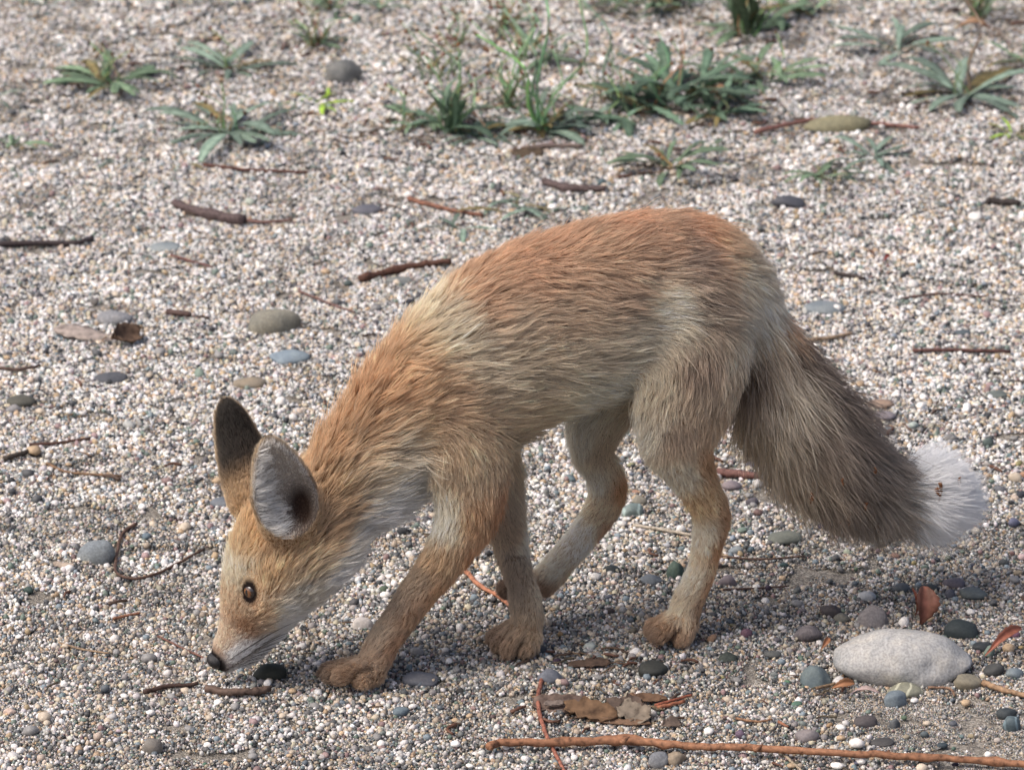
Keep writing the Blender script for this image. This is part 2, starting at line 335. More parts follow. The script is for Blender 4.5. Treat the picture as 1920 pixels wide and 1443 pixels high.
dims = np.ceil((hi - lo) / VOX).astype(int) + 1
D = np.full(dims, 0.03, np.float32)
gx = [lo[i] + VOX * np.arange(dims[i]) for i in range(3)]
def box(rows, pad):
    l = (rows[:, :3] - rows[:, 3:4]).min(0) - pad; h = (rows[:, :3] + rows[:, 3:4]).max(0) + pad
    i0 = np.clip(((l - lo) / VOX).astype(int), 0, dims); i1 = np.clip(((h - lo) / VOX).astype(int) + 2, 0, dims)
    sl_ = tuple(slice(i0[j], i1[j]) for j in range(3))
    P = np.stack(np.meshgrid(*[gx[j][sl_[j]] for j in range(3)], indexing='ij'), -1)
    return sl_, P
def smin(a, b, k):
    h = np.maximum(k - np.abs(a - b), 0) / k; return np.minimum(a, b) - h * h * k * .25
for nm, c in CH.items():
    # work segment group by group to keep the boxes small
    rows = c['rows']; sl_, P = box(rows, c['k'] + .006)
    loc = np.full(P.shape[:3], 0.03, np.float32)
    for i in range(0, len(rows) - 1, 4):
        sub = rows[i:i + 5]; s2, P2 = box(sub, c['k'] + .006)
        s3 = tuple(slice(s2[j].start - sl_[j].start, s2[j].stop - sl_[j].start) for j in range(3))
        d, _, _ = chain_sdf(sub, P2); loc[s3] = np.minimum(loc[s3], d)
    D[sl_] = smin(D[sl_], loc, c['k'])
for e in EARS.values():
    sl_, P = box(e['rows'], .018)
    d, _, _ = chain_sdf(e['rows'], P); di, _, _ = chain_sdf(e['inner'], P)
    d = np.maximum(d, -di)
    base = D[sl_]; D[sl_] = smin(base, d, .006)
    D[sl_] = np.maximum(D[sl_], -(di + .0005))
# eye sockets
EYE = F(468, 1112, -.0255)
import openvdb as vdb
g = vdb.FloatGrid(background=0.03); g.copyFromArray(D)
pts, tris, quads = g.convertToPolygons(0.0, 0.0)
BV = lo + pts.astype(float) * VOX
quads = quads[:, ::-1]
fox_me = bpy.data.meshes.new('body')
fox_me.from_pydata(Wd(BV).tolist(), [], quads.tolist() + tris.tolist())
# keep the one connected body, then relax the voxel steps
bm = bmesh.new(); bm.from_mesh(fox_me)
for _ in range(2):
    bmesh.ops.smooth_vert(bm, verts=bm.verts, factor=.5, use_axis_x=True, use_axis_y=True, use_axis_z=True)
bmesh.ops.recalc_face_normals(bm, faces=bm.faces)
bm.to_mesh(fox_me); bm.free(); fox_me.update()
fox_me.polygons.foreach_set('use_smooth', [True] * len(fox_me.polygons))
print('fox verts', len(fox_me.vertices))
nv = len(fox_me.vertices)
co = np.empty(nv * 3); fox_me.vertices.foreach_get('co', co); co = co.reshape(-1, 3)
q = co - O3; BV = np.stack([q @ A3, q @ W3, q[:, 2]], -1)
# ------------------------------------------------------------------ coat colours, rim light on the legs left in: (px, py, r, g, b) seen lit on the flank, laid on the midline plane, same on both sides
COAT = {
 'torso': [(1220,395,186,114,68),(1100,412,188,118,72),(980,452,188,126,80),(870,522,186,130,84),(780,572,196,146,96),(700,650,192,142,94),(640,720,188,134,86),(590,800,174,122,78),
  (1250,450,166,124,92),(1120,480,172,130,96),(1000,520,166,120,86),(900,580,164,122,90),(1150,560,152,122,97),(1040,580,162,132,104),(950,620,176,148,120),(850,625,212,184,150),(800,605,212,176,134),
  (1300,480,124,102,88),(1330,560,122,104,90),(1340,435,192,126,80),(1375,480,190,146,108),(1392,530,208,180,148),(1400,590,216,200,176),(1190,610,208,182,150),(1240,580,214,190,158),(1260,620,204,180,148),(1100,660,194,166,134),(980,700,190,162,128),(900,690,190,164,134),
  (1100,745,218,194,154),(1000,800,190,154,112),(1150,735,226,202,164),(1050,770,206,176,134),(760,700,184,136,94),(720,760,182,130,86),(820,740,176,134,96),(860,800,174,140,104),(780,830,172,134,92),
  (680,830,180,134,92),(640,800,184,128,76),(700,900,190,164,134),(640,920,174,136,94),(740,950,232,222,206),(690,990,238,232,224),(640,965,160,126,90),(620,870,176,128,84),(760,860,200,180,154),(800,900,200,182,156)],
 'head': [(440,990,200,150,96),(450,1040,204,156,106),(490,1010,194,140,82),(520,1030,198,150,98),(560,1060,184,150,112),(600,1000,172,126,80),(452,1085,212,186,152),(500,1080,200,152,104),(560,1110,196,180,160),(530,1140,206,196,180),
  (620,1090,224,216,206),(640,1040,216,202,184),(440,1140,200,160,124),(458,1170,164,116,76),(470,1185,160,116,82),(422,1195,196,162,132),(412,1215,190,160,134),(482,1172,190,158,130),(480,1135,196,152,112),(450,1228,236,230,228),(470,1215,232,226,222),(500,1198,236,232,230),(540,1170,226,220,212),(440,1252,206,196,190),(590,950,172,128,84),(560,1000,190,140,86),(515,1015,150,118,96)],
 'fore_l': [(850,720,178,134,94),(880,860,174,140,104),(880,950,168,120,76),(935,955,148,96,56),(822,960,206,186,156),(830,1040,168,130,90),(885,1040,160,104,58),(780,1080,136,114,92),(825,1105,168,118,72),(735,1125,126,108,92),(780,1150,156,116,82),(712,1180,152,130,108),(752,1205,156,112,76),(690,1230,170,138,110),(650,1255,140,108,80),(608,1278,104,84,68),(700,1278,152,118,86)],
 'fore_r': [(900,830,176,142,106),(955,990,152,126,100),(988,1000,208,188,162),(950,1060,140,120,100),(988,1080,168,146,120),(985,1140,158,130,100),(960,1190,142,112,84),(992,1210,168,140,112),(928,1200,118,92,70)],
 'hind_l': [(1300,560,124,102,86),(1300,650,130,107,89),(1375,640,176,152,126),(1380,720,168,142,114),(1215,700,184,158,126),(1250,800,152,126,102),(1205,800,192,172,146),(1340,780,168,136,104),(1325,850,156,112,70),(1258,880,200,176,144),(1300,930,184,140,92),(1370,960,146,104,66),(1308,1000,206,180,148),(1352,1020,160,108,62),(1296,1080,210,186,154),(1338,1090,156,106,64),(1278,1140,200,170,136),(1320,1140,160,116,78),(1250,1180,142,108,78),(1290,1188,152,118,88),(1214,1195,110,86,68)],
 'hind_r': [(1200,680,170,144,112),(1080,810,204,184,154),(1125,830,172,145,114),(1106,900,210,186,154),(1165,910,156,106,62),(1130,940,184,152,118),(1088,1000,220,200,172),(1138,1000,148,104,68),(1036,1050,206,178,146),(1066,1080,168,130,92),(1020,1092,140,105,76),(945,1100,92,70,56)],
 'tail': [(1440,600,184,164,138),(1456,592,176,116,70),(1490,640,82,68,60),(1530,700,84,71,64),(1590,770,90,77,70),(1645,822,90,80,75),(1400,680,118,98,82),(1440,680,192,172,148),(1455,740,184,162,138),(1440,800,168,146,120),(1400,790,166,140,104),(1500,780,122,105,92),(1480,880,164,142,116),(1540,880,112,95,82),(1590,900,106,91,80),(1500,955,128,114,100),(1600,990,150,134,118),(1660,870,96,84,76),(1655,940,116,102,90),(1660,990,140,124,110),
  (1716,900,252,252,250),(1780,920,252,252,250),(1740,980,242,238,232),(1712,1005,214,206,196),(1704,862,250,250,248),(1708,945,250,248,245)],
}
for k, l in COAT.items():
    wref = {'fore_l': -.035, 'fore_r': .02, 'hind_l': -.035, 'hind_r': .04}.get(k, 0.0)
    if k in ('torso', 'head', 'tail'): wref = -.035 if k != 'tail' else 0
    wr_ = lambda p: (-.013 if p[1] > 1120 and p[0] < 520 else -.024) if k == 'head' else wref
    COAT[k] = (np.array([F(p[0], p[1], wr_(p))[[0, 2]] for p in l]), np.array([srgb(*p[2:]) for p in l]))
def coat(part, AZ):
    pts_, cols = COAT[part]; o = np.zeros((len(AZ), 3)); W_ = np.zeros(len(AZ))
    for p, c in zip(pts_, cols):
        ww = 1.0 / (((AZ - p) ** 2).sum(1) + .006 ** 2) ** 2
        o += ww[:, None] * c; W_ += ww
    return o / W_[:, None]

names = list(CH.keys()) + list(EARS.keys())
dd = np.zeros((len(names), nv)); tang = np.zeros((len(names), nv, 3)); ln_ = np.zeros((len(names), nv)); lf_ = np.zeros((len(names), nv)); tt_ = np.zeros((len(names), nv))
for i, nm in enumerate(names):
    rows = (CH.get(nm) or EARS.get(nm))['rows']
    l = (rows[:, :3] - rows[:, 3:4]).min(0) - .03; h = (rows[:, :3] + rows[:, 3:4]).max(0) + .03
    m = np.all((BV > l) & (BV < h), axis=1); dd[i] = 9.0
    if not m.any(): continue
    d, bi, bt = chain_sdf(rows, BV[m]); dd[i, m] = d
    tg = np.gradient(rows[:, :3], axis=0); tg /= np.linalg.norm(tg, axis=1)[:, None]
    tang[i, m] = tg[bi] * (1 - bt[:, None]) + tg[np.minimum(bi + 1, len(tg) - 1)] * bt[:, None]
    ln_[i, m] = rows[bi, 5] * (1 - bt) + rows[bi + 1, 5] * bt; lf_[i, m] = rows[bi, 6] * (1 - bt) + rows[bi + 1, 6] * bt
    tt_[i, m] = (bi + bt) / (len(rows) - 1)
fade = np.ones((len(names), nv))
for i, nm in enumerate(names):
    if nm in ('fore_l', 'fore_r', 'hind_l', 'hind_r'):
        x_ = np.clip(tt_[i] / (.26 if nm[0] == 'f' else .2), 0, 1); fade[i] = .02 + .98 * x_ * x_ * (3 - 2 * x_)
WT = np.exp(-(dd - dd.min(0)) / .009) * fade; WT /= WT.sum(0)
flow = (WT[..., None] * tang).sum(0); hlen = (WT * ln_).sum(0); lift = (WT * lf_).sum(0)
AZ = BV[:, [0, 2]]
pcol = {p: coat(p, AZ) for p in COAT}
vcol = np.zeros((nv, 3))
part_of = []
for i, nm in enumerate(names):
    part_of.append(CH[nm]['part'] if nm in CH else 'ear')
    if nm in CH:
        p = part_of[-1]; p = 'head' if p.startswith('cheek') else p
        vcol += WT[i][:, None] * pcol[p] * (1.16 if p[:4] in ('fore', 'hind') else 1.0)
nor = np.empty(nv * 3); fox_me.vertices.foreach_get('normal', nor); nor = nor.reshape(-1, 3)
NB = np.stack([nor @ A3, nor @ W3, nor[:, 2]], -1)          # normals in the fox's own frame
# mouth, eye rims, feet undersides
is_ear = np.zeros(nv); ear_t = np.zeros(nv); ear_in = np.zeros(nv)
for nm, e in EARS.items():
    i = names.index(nm); wgt = WT[i]
    dot = NB[:, 1] * e['side']
    di, bi, bt = chain_sdf(e['inner'], BV); inside = np.clip((dot - .05) / .3, 0, 1) * (di < .0030)
    t = tt_[i]
    blk = np.array(srgb(44, 39, 35)); tan = np.array(srgb(176, 142, 104)); grey = np.array(srgb(184, 173, 164)); pale = np.array(srgb(205, 194, 182)); dark = np.array(srgb(40, 24, 22))
    outc = tan + (blk - tan) * np.clip((t - .06) / .22, 0, 1)[:, None]
    rim = np.exp(-(np.maximum(dot + .05, 0) / .9) ** 2 - (np.minimum(dot + .05, 0) / .28) ** 2)[:, None] * np.clip((t - .15) / .2, 0, 1)[:, None]
    outc = outc * (1 - .8 * rim) + np.array(srgb(190, 160, 124)) * .8 * rim
    # the canal: dark, low in the cup towards its back edge
    can = F(542, 918, 0)[[0, 2]] if nm == 'ear_l' else F(490, 880, 0)[[0, 2]]
    r2 = ((BV[:, 0] - can[0]) / .0115) ** 2 + ((BV[:, 2] - can[1]) / .022) ** 2
    inc = grey + (pale - grey) * np.clip(np.abs(BV[:, 0:1] - can[0]) / .03 - .2, 0, 1)
    inc = inc + (dark - inc) * np.clip(1.2 * np.exp(-r2), 0, 1)[:, None]
    ec = outc * (1 - inside[:, None]) + inc * inside[:, None]
    vcol += wgt[:, None] * ec
    is_ear += wgt; ear_t += wgt * t; ear_in += wgt * inside
hlen = np.where(ear_in > .4, .0040, hlen)
lift = np.where(ear_in > .4, .25, lift)
hlen = np.where((is_ear > .5) & (ear_in <= .4), .0055, hlen)
# whitish far sides: inner legs and the underside of the belly are paler
under = np.clip(-NB[:, 2] - .35, 0, 1)[:, None] * WT[names.index('torso')][:, None]
vcol = vcol * (1 - .45 * under) + np.array(srgb(206, 192, 168)) * .45 * under
# long skirts on the belly, short coat on the spine
ti = names.index('torso')
hlen = hlen * (1 + .25 * WT[ti] * np.clip(-NB[:, 2], 0, 1)) * (1 - .28 * WT[ti] * np.clip(NB[:, 2] - .3, 0, 1))
# flow: lie of the hair sags with gravity on the trunk and tail
sag = np.zeros(nv)
for nm, s in (('torso', .28), ('tail', .10), ('cheek_l', .3), ('cheek_r', .3)): sag += WT[names.index(nm)] * s
flow = flow + np.array([0, 0, -1.0]) * sag[:, None]
flow -= NB * (flow * NB).sum(1)[:, None]
flow /= np.maximum(np.linalg.norm(flow, axis=1), 1e-6)[:, None]

# ---- eyes and nose: places on the finished surface
tree = BVHTree.FromPolygons([tuple(v) for v in co], [tuple(p.vertices) for p in fox_me.polygons])
def hit(px, py):
    d = ray(px, py); d = d / np.linalg.norm(d); h = tree.ray_cast(Vector(CAMP), Vector(d)); return np.array(h[0]), np.array(h[1])
def to_fox(p):
    p = np.asarray(p) - O3; return np.array([p @ A3, p @ W3, p[2]])
eye_p, eye_n = hit(467, 1110); eyeF = to_fox(eye_p); eyeNF = np.array([eye_n @ A3, eye_n @ W3, eye_n[2]])
eyes = [(eyeF, eyeNF), (eyeF * [1, -1, 1], eyeNF * [1, -1, 1])]
noseF = F(405, 1238, 0)
bald = np.zeros(nv)
fz = F(467, 1140, 0) - F(467, 1080, 0); fz = fz / np.linalg.norm(fz)
for ep, en in eyes:
    v = BV - ep; along = v @ fz; r = np.sqrt((along / 1.45) ** 2 + np.maximum((v ** 2).sum(1) - along ** 2, 0))
    k = np.clip((.0086 - r) / .0022, 0, 1)[:, None]; vcol = vcol * (1 - k) + np.array(srgb(34, 24, 22)) * k
    bald = np.maximum(bald, (r < .0061)); hlen = np.where(r < .011, .0028, hlen)
rn = np.linalg.norm((BV - noseF) * [1, .9, 1], axis=1); bald = np.maximum(bald, rn < .0095)
k = np.clip((.0125 - rn) / .003, 0, 1)[:, None]; vcol = vcol * (1 - k) + np.array(srgb(30, 26, 26)) * k
bald = np.maximum(bald, (BV[:, 2] < .004))
# shade in the clefts between the toes, put into the coat colour
for limb in ('fore_l', 'fore_r', 'hind_l', 'hind_r'):
    ids = [i for i, nm in enumerate(names) if nm.startswith(limb + '_toe')]
    ds = np.sort(dd[ids], axis=0); gr_ = np.exp(-((ds[1] - ds[0]) / .0022) ** 2) * np.clip((.006 - ds[0]) / .004, 0, 1) * np.clip((tt_[ids].max(0) - .15) / .3, 0, 1)
    vcol = vcol * (1 - .78 * gr_[:, None])
    hlen = hlen * (1 - .45 * gr_)
# lip line
lipA, lipB = F(418, 1256, -.004)[[0, 2]], F(520, 1196, -.02)[[0, 2]]
ab = lipB - lipA; tl = np.clip(((AZ - lipA) @ ab) / (ab @ ab), 0, 1); dl = np.linalg.norm(AZ - lipA - tl[:, None] * ab, axis=1)
k = (np.exp(-(dl / .0016) ** 2) * .85 * (dd[names.index('head')] < .01))[:, None]
vcol = vcol * (1 - k) + np.array(srgb(70, 56, 52)) * k

set_col(fox_me, np.clip(vcol * .55, 0, 1))

# ------------------------------------------------------------------ hair
fox_me.calc_loop_triangles()
tri = np.empty(len(fox_me.loop_triangles) * 3, int); fox_me.loop_triangles.foreach_get('vertices', tri); tri = tri.reshape(-1, 3)
e1 = co[tri[:, 1]] - co[tri[:, 0]]; e2 = co[tri[:, 2]] - co[tri[:, 0]]
area = .5 * np.linalg.norm(np.cross(e1, e2), axis=1)
dens = np.clip(.020 / np.maximum(hlen, .003), .75, 4.2)
dens = np.where(bald > .5, 0, dens); dens = np.where((vcol.min(1) > .6) & (WT[names.index('tail')] > .5), 5.0, dens); dens = np.where(is_ear > .6, np.where(ear_in > .4, 2.2, 3.6), dens)
pw = area * dens[tri].mean(1)
def sample(n):
    t = rng.choice(len(tri), n, p=pw / pw.sum()); u, v = rng.random(n), rng.random(n); f = u + v > 1; u[f], v[f] = 1 - u[f], 1 - v[f]
    b = np.stack([1 - u - v, u, v], 1)
    def ip(a): return (a[tri[t]] * (b[..., None] if a.ndim > 1 else b)).sum(1)
    keep = bald[tri[t]].max(1) < .5
    return ip, keep
NH = 420000
ip, keep = sample(NH)
root = ip(BV)[keep]; nrm = ip(NB)[keep]; fl = ip(flow)[keep]; L = ip(hlen)[keep]; lf = ip(lift)[keep]; cl = ip(vcol)[keep]; er = ip(is_ear)[keep]; ein = ip(ear_in)[keep]
isT = ip(WT[names.index('tail')])[keep]; isN = ip(WT[ti])[keep]
# pale tufts rooted along the front rim of each ear, lying back across the cup
ear_front = (ein > .35) & (rng.random(len(root)) < .5)
for nm, e in EARS.items():
    cx_ = e['rows'][:, 0].mean(); zz = e['rows'][:, 2]; ax_ = np.interp(root[:, 2], zz, e['rows'][:, 0]) if zz[-1] > zz[0] else np.interp(-root[:, 2], -zz, e['rows'][:, 0])
    sel = ear_front & (np.sign(root[:, 1]) == e['side']) & (root[:, 0] < ax_ - .009)
    L[sel] = .011; lf[sel] = .30; fl[sel] = np.array([.85, 0, .35]); cl[sel] = np.array(srgb(206, 198, 190))
# hairs of neighbouring colours mingle where patches meet
m_ = isT > .6; cl[m_] = coat('tail', root[m_][:, [0, 2]] + rng.normal(size=(m_.sum(), 2)) * .0042)
m_ = (isN > .7) & (er < .1); cl[m_] = .5 * cl[m_] + .5 * coat('torso', root[m_][:, [0, 2]] + rng.normal(size=(m_.sum(), 2)) * .011)
n = len(root)
# clumps: one per small patch of skin; the hairs of a patch draw together towards its tip
ncl = 52000
cidx = rng.choice(n, ncl, replace=False)
kd = KDTree(ncl)
for j, i in enumerate(cidx): kd.insert(root[i] / max(.35, min(1.6, L[i] / .02)), j)
kd.balance()
scl = np.clip(L / .02, .35, 1.6)
cid = np.array([kd.find(p)[1] for p in (root / scl[:, None])])
nn_ = nrm / np.linalg.norm(nrm, axis=1)[:, None]
def lowf(P, f, seed):
    s = np.random.default_rng(seed); o = np.zeros(len(P))
    for _ in range(6):
        k_ = s.normal(size=3) * f; o += np.sin(P @ k_ + s.random() * 6.28)
    return o / 2.4
side = np.cross(nn_, fl)
ang = .22 * lowf(root, 70, 3) + rng.normal(size=ncl)[cid] * .12 + rng.normal(size=n) * (.07 + .16 * isT)
fd = fl * np.cos(ang)[:, None] + side * np.sin(ang)[:, None]
Lh = L * (1 + .12 * lowf(root, 90, 4)) * np.clip(rng.normal(1, .16, size=ncl)[cid], .6, 1.4) * rng.uniform(.68, 1.10, n)
lfh = np.clip(lf * (1 + .35 * rng.normal(size=ncl)[cid]) + .06 * rng.normal(size=n), .05, 1.2)
guard = (rng.random(n) < .06) & (L > .008) & (er < .3)
Lh = np.where(guard, Lh * 1.38, Lh); lfh = np.where(guard, lfh + .13, lfh)
S = np.array([0, .25, .5, .76, 1.0])
grav = np.array([0, 0, -1.0])
dir0 = fd * np.cos(lfh * 1.7)[:, None] + nn_ * np.sin(np.minimum(lfh * 1.7, 1.4))[:, None]
dir1 = fd * np.cos(lfh * .45)[:, None] + nn_ * np.sin(lfh * .45)[:, None] + grav * (.10 * np.clip(L / .03, 0, 1.3))[:, None]
pos = np.zeros((n, 5, 3)); pos[:, 0] = root - nn_ * .0006
for s_ in range(1, 5):
    m_ = (S[s_] + S[s_ - 1]) / 2; d_ = dir0 * (1 - m_) + dir1 * m_; d_ /= np.linalg.norm(d_, axis=1)[:, None]
    pos[:, s_] = pos[:, s_ - 1] + d_ * (Lh * (S[s_] - S[s_ - 1]))[:, None]
lead = pos[cidx]                                              # leading strand of each clump
ck = np.clip(.30 + .2 * rng.normal(size=ncl), .05, .85)[cid] * np.clip((L - .004) / .014, .25, 1)
for s_ in range(1, 5):
    tgt = lead[cid][:, s_] + (root - root[cidx][cid]) * .22
    wgt = (ck * S[s_] ** 1.3)[:, None]; far_ = np.linalg.norm(root - root[cidx][cid], axis=1)[:, None] > .016
    pos[:, s_] = np.where(far_, pos[:, s_], pos[:, s_] * (1 - wgt) + tgt * wgt)
pos += rng.normal(size=pos.shape) * (S[None, :, None] * .0005)
# keep hair out of the ground
pos[..., 2] = np.maximum(pos[..., 2], .0015)
# colour along the hair
clv = np.exp(.13 * rng.normal(size=ncl))[cid] * np.exp(.12 * rng.normal(size=n)) * np.exp(.06 * lowf(root, 60, 8))
white = (cl.min(1) > .62)
clv = np.where(white, 1 + (clv - 1) * .15, clv)
cl = np.clip(cl, 0, 1); lum_ = cl @ np.array([.3, .55, .15]); cl = lum_[:, None] + (cl - lum_[:, None]) * (.75 + .02 * isT)[:, None]; cl = (1 - (1 - np.clip(cl * np.array([1.05, 1.05, 1.01]), 0, 1)) ** 2.6) * .96
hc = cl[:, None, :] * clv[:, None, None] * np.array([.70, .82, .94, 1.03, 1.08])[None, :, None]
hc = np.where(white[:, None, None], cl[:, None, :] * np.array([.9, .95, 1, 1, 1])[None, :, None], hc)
gt = rng.random(n); tipd = (gt < .10 + .10 * isT) & ~white & (L > .012); tipl = (gt > .86) & ~white & (L > .010)
hc[tipd, 3:] *= np.array([.62, .42])[None, :, None]
hc[tipl, 3:] = hc[tipl, 3:] * .6 + np.array([.52, .44, .34]) * .4
rr = np.clip(.00008 + L * .0055, .00010, .00020)
rad = rr[:, None] * np.array([1.0, 1.0, .85, .6, .18])[None, :]
wpos = Wd(pos.reshape(-1, 3))

def curves_obj(name, P, rad_, col_, npts, mat, parent):
    cv = bpy.data.hair_curves.new(name); N_ = len(P) // npts
    cv.add_curves([npts] * N_); cv.position_data.foreach_set('vector', P.astype(np.float32).ravel())
    a = cv.attributes.get('radius') or cv.attributes.new('radius', 'FLOAT', 'POINT'); a.data.foreach_set('value', rad_.astype(np.float32).ravel())
    a = cv.attributes.new('col', 'FLOAT_COLOR', 'POINT'); c4 = np.ones((len(P), 4), np.float32); c4[:, :3] = col_.reshape(-1, 3); a.data.foreach_set('color', c4.ravel())
    return link(name, cv, mat, parent)

m_skin, t, b = new_mat('fox_skin')
an = node(t, 'ShaderNodeAttribute', attribute_name='col'); t.links.new(an.outputs['Color'], b.inputs['Base Color']); b.inputs['Roughness'].default_value = .85; b.inputs['Specular IOR Level'].default_value = .15
m_fur = bpy.data.materials.new('fox_fur'); m_fur.use_nodes = True; t = m_fur.node_tree; t.nodes.clear()
an = node(t, 'ShaderNodeAttribute', attribute_name='col')
df = node(t, 'ShaderNodeBsdfDiffuse'); tr = node(t, 'ShaderNodeBsdfTranslucent'); hb = node(t, 'ShaderNodeBsdfHair'); hb.component = 'Reflection'
hb.inputs['RoughnessU'].default_value = .35; hb.inputs['RoughnessV'].default_value = .8; hb.inputs['Color'].default_value = (.75, .72, .68, 1)
mx = node(t, 'ShaderNodeMixShader'); mx.inputs[0].default_value = .42; mx2 = node(t, 'ShaderNodeMixShader'); mx2.inputs[0].default_value = .07
o_ = node(t, 'ShaderNodeOutputMaterial')
t.links.new(an.outputs['Color'], df.inputs[0]); t.links.new(an.outputs['Color'], tr.inputs[0])
t.links.new(df.outputs[0], mx.inputs[1]); t.links.new(tr.outputs[0], mx.inputs[2]); t.links.new(mx.outputs[0], mx2.inputs[1]); t.links.new(hb.outputs[0], mx2.inputs[2]); t.links.new(mx2.outputs[0], o_.inputs[0])

base = Vector((*(FO + FA * .2), 0.0))
fox = empty('fox', base)
tag(fox, 'young sandy red fox walking with its nose to the gravel and white-tipped tail low', 'fox')
def child(o, parent=None):
    o.parent = parent or fox
    if parent is None or parent is fox: o.matrix_parent_inverse = Matrix.Translation(-base)
    return o
body = child(link('body', fox_me, m_skin))
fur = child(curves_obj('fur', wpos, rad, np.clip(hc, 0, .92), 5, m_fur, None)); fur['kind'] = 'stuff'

# eyes
def Wv(d): return A3 * d[0] + W3 * d[1] + Z3 * d[2]
m_eye, t, b = new_mat('fox_eye')
tc = node(t, 'ShaderNodeTexCoord'); sx = node(t, 'ShaderNodeSeparateXYZ'); t.links.new(tc.outputs['Object'], sx.inputs[0])
# iris disc around local +Z with an upright slit pupil along local Y
def mth(op, a, bv=None):
    n_ = node(t, 'ShaderNodeMath', operation=op)
    for i_, v_ in enumerate((a, bv)):
        if v_ is None: continue
        if isinstance(v_, (int, float)): n_.inputs[i_].default_value = v_
        else: t.links.new(v_, n_.inputs[i_])
    return n_.outputs[0]
rxy = mth('SQRT', mth('ADD', mth('POWER', sx.outputs[0], 2.0), mth('POWER', sx.outputs[1], 2.0)))
sl_x = mth('SQRT', mth('ADD', mth('POWER', mth('MULTIPLY', sx.outputs[0], 2.2), 2.0), mth('POWER', sx.outputs[1], 2.0)))
r1 = ramp(t, [(0, srgb(128, 88, 54)), (.42, srgb(104, 68, 42)), (.58, srgb(34, 22, 16)), (1, srgb(26, 18, 16))]); t.links.new(mth('DIVIDE', rxy, .0080), r1.inputs[0])
gtp = mth('GREATER_THAN', sl_x, .0030); mc = node(t, 'ShaderNodeMix', data_type='RGBA'); t.links.new(gtp, mc.inputs[0]); mc.inputs[6].default_value = (.004, .004, .004, 1); t.links.new(r1.outputs[0], mc.inputs[7])
t.links.new(mc.outputs[2], b.inputs['Base Color']); b.inputs['Roughness'].default_value = .08; b.inputs['Specular IOR Level'].default_value = .6; b.inputs['Coat Weight'].default_value = .8; b.inputs['Coat Roughness'].default_value = .03
bm = bmesh.new(); bmesh.ops.create_uvsphere(bm, u_segments=24, v_segments=16, radius=.0080)
for f in bm.faces: f.smooth = True
eme = bpy.data.meshes.new('eye'); bm.to_mesh(eme); bm.free()
for ep, en in eyes:
    fwd = np.array(en) * .75 + np.array([-.35, 0, -.1]); fwd /= np.linalg.norm(fwd)
    c_ = Wd(np.array(ep) - en * .0066); zf = Vector(Wv(fwd)).normalized(); yf = Vector(Wv(np.array([fz[0], 0, fz[2]]))); xf = yf.cross(zf).normalized(); yf = zf.cross(xf)
    o = link('eye', eme, m_eye); o.matrix_basis = Matrix.Translation(Vector(c_)) @ Matrix((xf, yf, zf)).transposed().to_4x4()
    o.parent = fox; o.matrix_parent_inverse = Matrix.Translation(-base)
# nose leather
m_nose, t, b = new_mat('nose_leather'); b.inputs['Base Color'].default_value = (.012, .011, .012, 1); b.inputs['Roughness'].default_value = .38
vn = node(t, 'ShaderNodeTexVoronoi'); vn.inputs['Scale'].default_value = 900; bp = node(t, 'ShaderNodeBump'); bp.inputs['Strength'].default_value = .35; bp.inputs['Distance'].default_value = .0006
t.links.new(vn.outputs['Distance'], bp.inputs['Height']); t.links.new(bp.outputs[0], b.inputs['Normal'])
bm = bmesh.new(); bmesh.ops.create_icosphere(bm, subdivisions=4, radius=1)
ax = F(405, 1240, 0) - F(509, 1086, 0); ax /= np.linalg.norm(ax); up = np.array([-ax[2], 0, ax[0]]); up = up if up[0] < 0 else -up
for v in bm.verts:
    x, y, z = v.co                                # x forward, y across, z up (back of the nose)
    f = .0066 * x * (1.0 if x > 0 else 1.5); wv = y * (.0088 - .0026 * max(-z, 0)); uv = z * .0078 * (1 - .25 * max(-x, 0))
    for sgn in (-1, 1):                           # nostrils
        dn = math.hypot((y - sgn * .42) / .26, (z + .05) / .34)
        if x > 0 and dn < 1: f -= .0042 * (1 - dn * dn)
    if x > 0: f -= .0014 * math.exp(-(y / .09) ** 2) * (1 if z < .2 else .3)
    p = Wd(noseF + ax * f + np.array([0, wv, 0]) + up * uv); v.co = p
for f in bm.faces: f.smooth = True
nme = bpy.data.meshes.new('nose'); bm.to_mesh(nme); bm.free()
child(link('nose', nme, m_nose))
# whiskers: dark fine bristles swept back along the muzzle
wp, wr, wc = [], [], []
for sgn in (-1, 1):
    for row in range(4):
        for j in range(5):
            s0 = F(428 + 11 * j + 5 * row, 1222 - 9 * j + 9 * row, 0); yv = sgn * (.008 + .0018 * j + .001 * row)
            h = tree.find_nearest(Vector(Wd(np.array([s0[0], yv, s0[2]])))); p0 = to_fox(np.array(h[0])); nn0 = np.array(h[1]); nn0 = np.array([nn0 @ A3, nn0 @ W3, nn0[2]])
            Lw = .018 + .010 * j * (.6 + .4 * random.random()); back = -ax * .9 + nn0 * .33 + np.array([0, sgn * .12, -.10 - .05 * row])
            back /= np.linalg.norm(back)
            for s_ in S:
                wp.append(p0 + back * Lw * s_ + np.array([0, 0, -.006]) * s_ * s_ * j / 4); wr.append(.00030 * (1 - .85 * s_)); wc.append((.02, .018, .016))
wk = child(curves_obj('whiskers', Wd(np.array(wp)), np.array(wr), np.array(wc), 5, m_fur, None)); wk['kind'] = 'stuff'
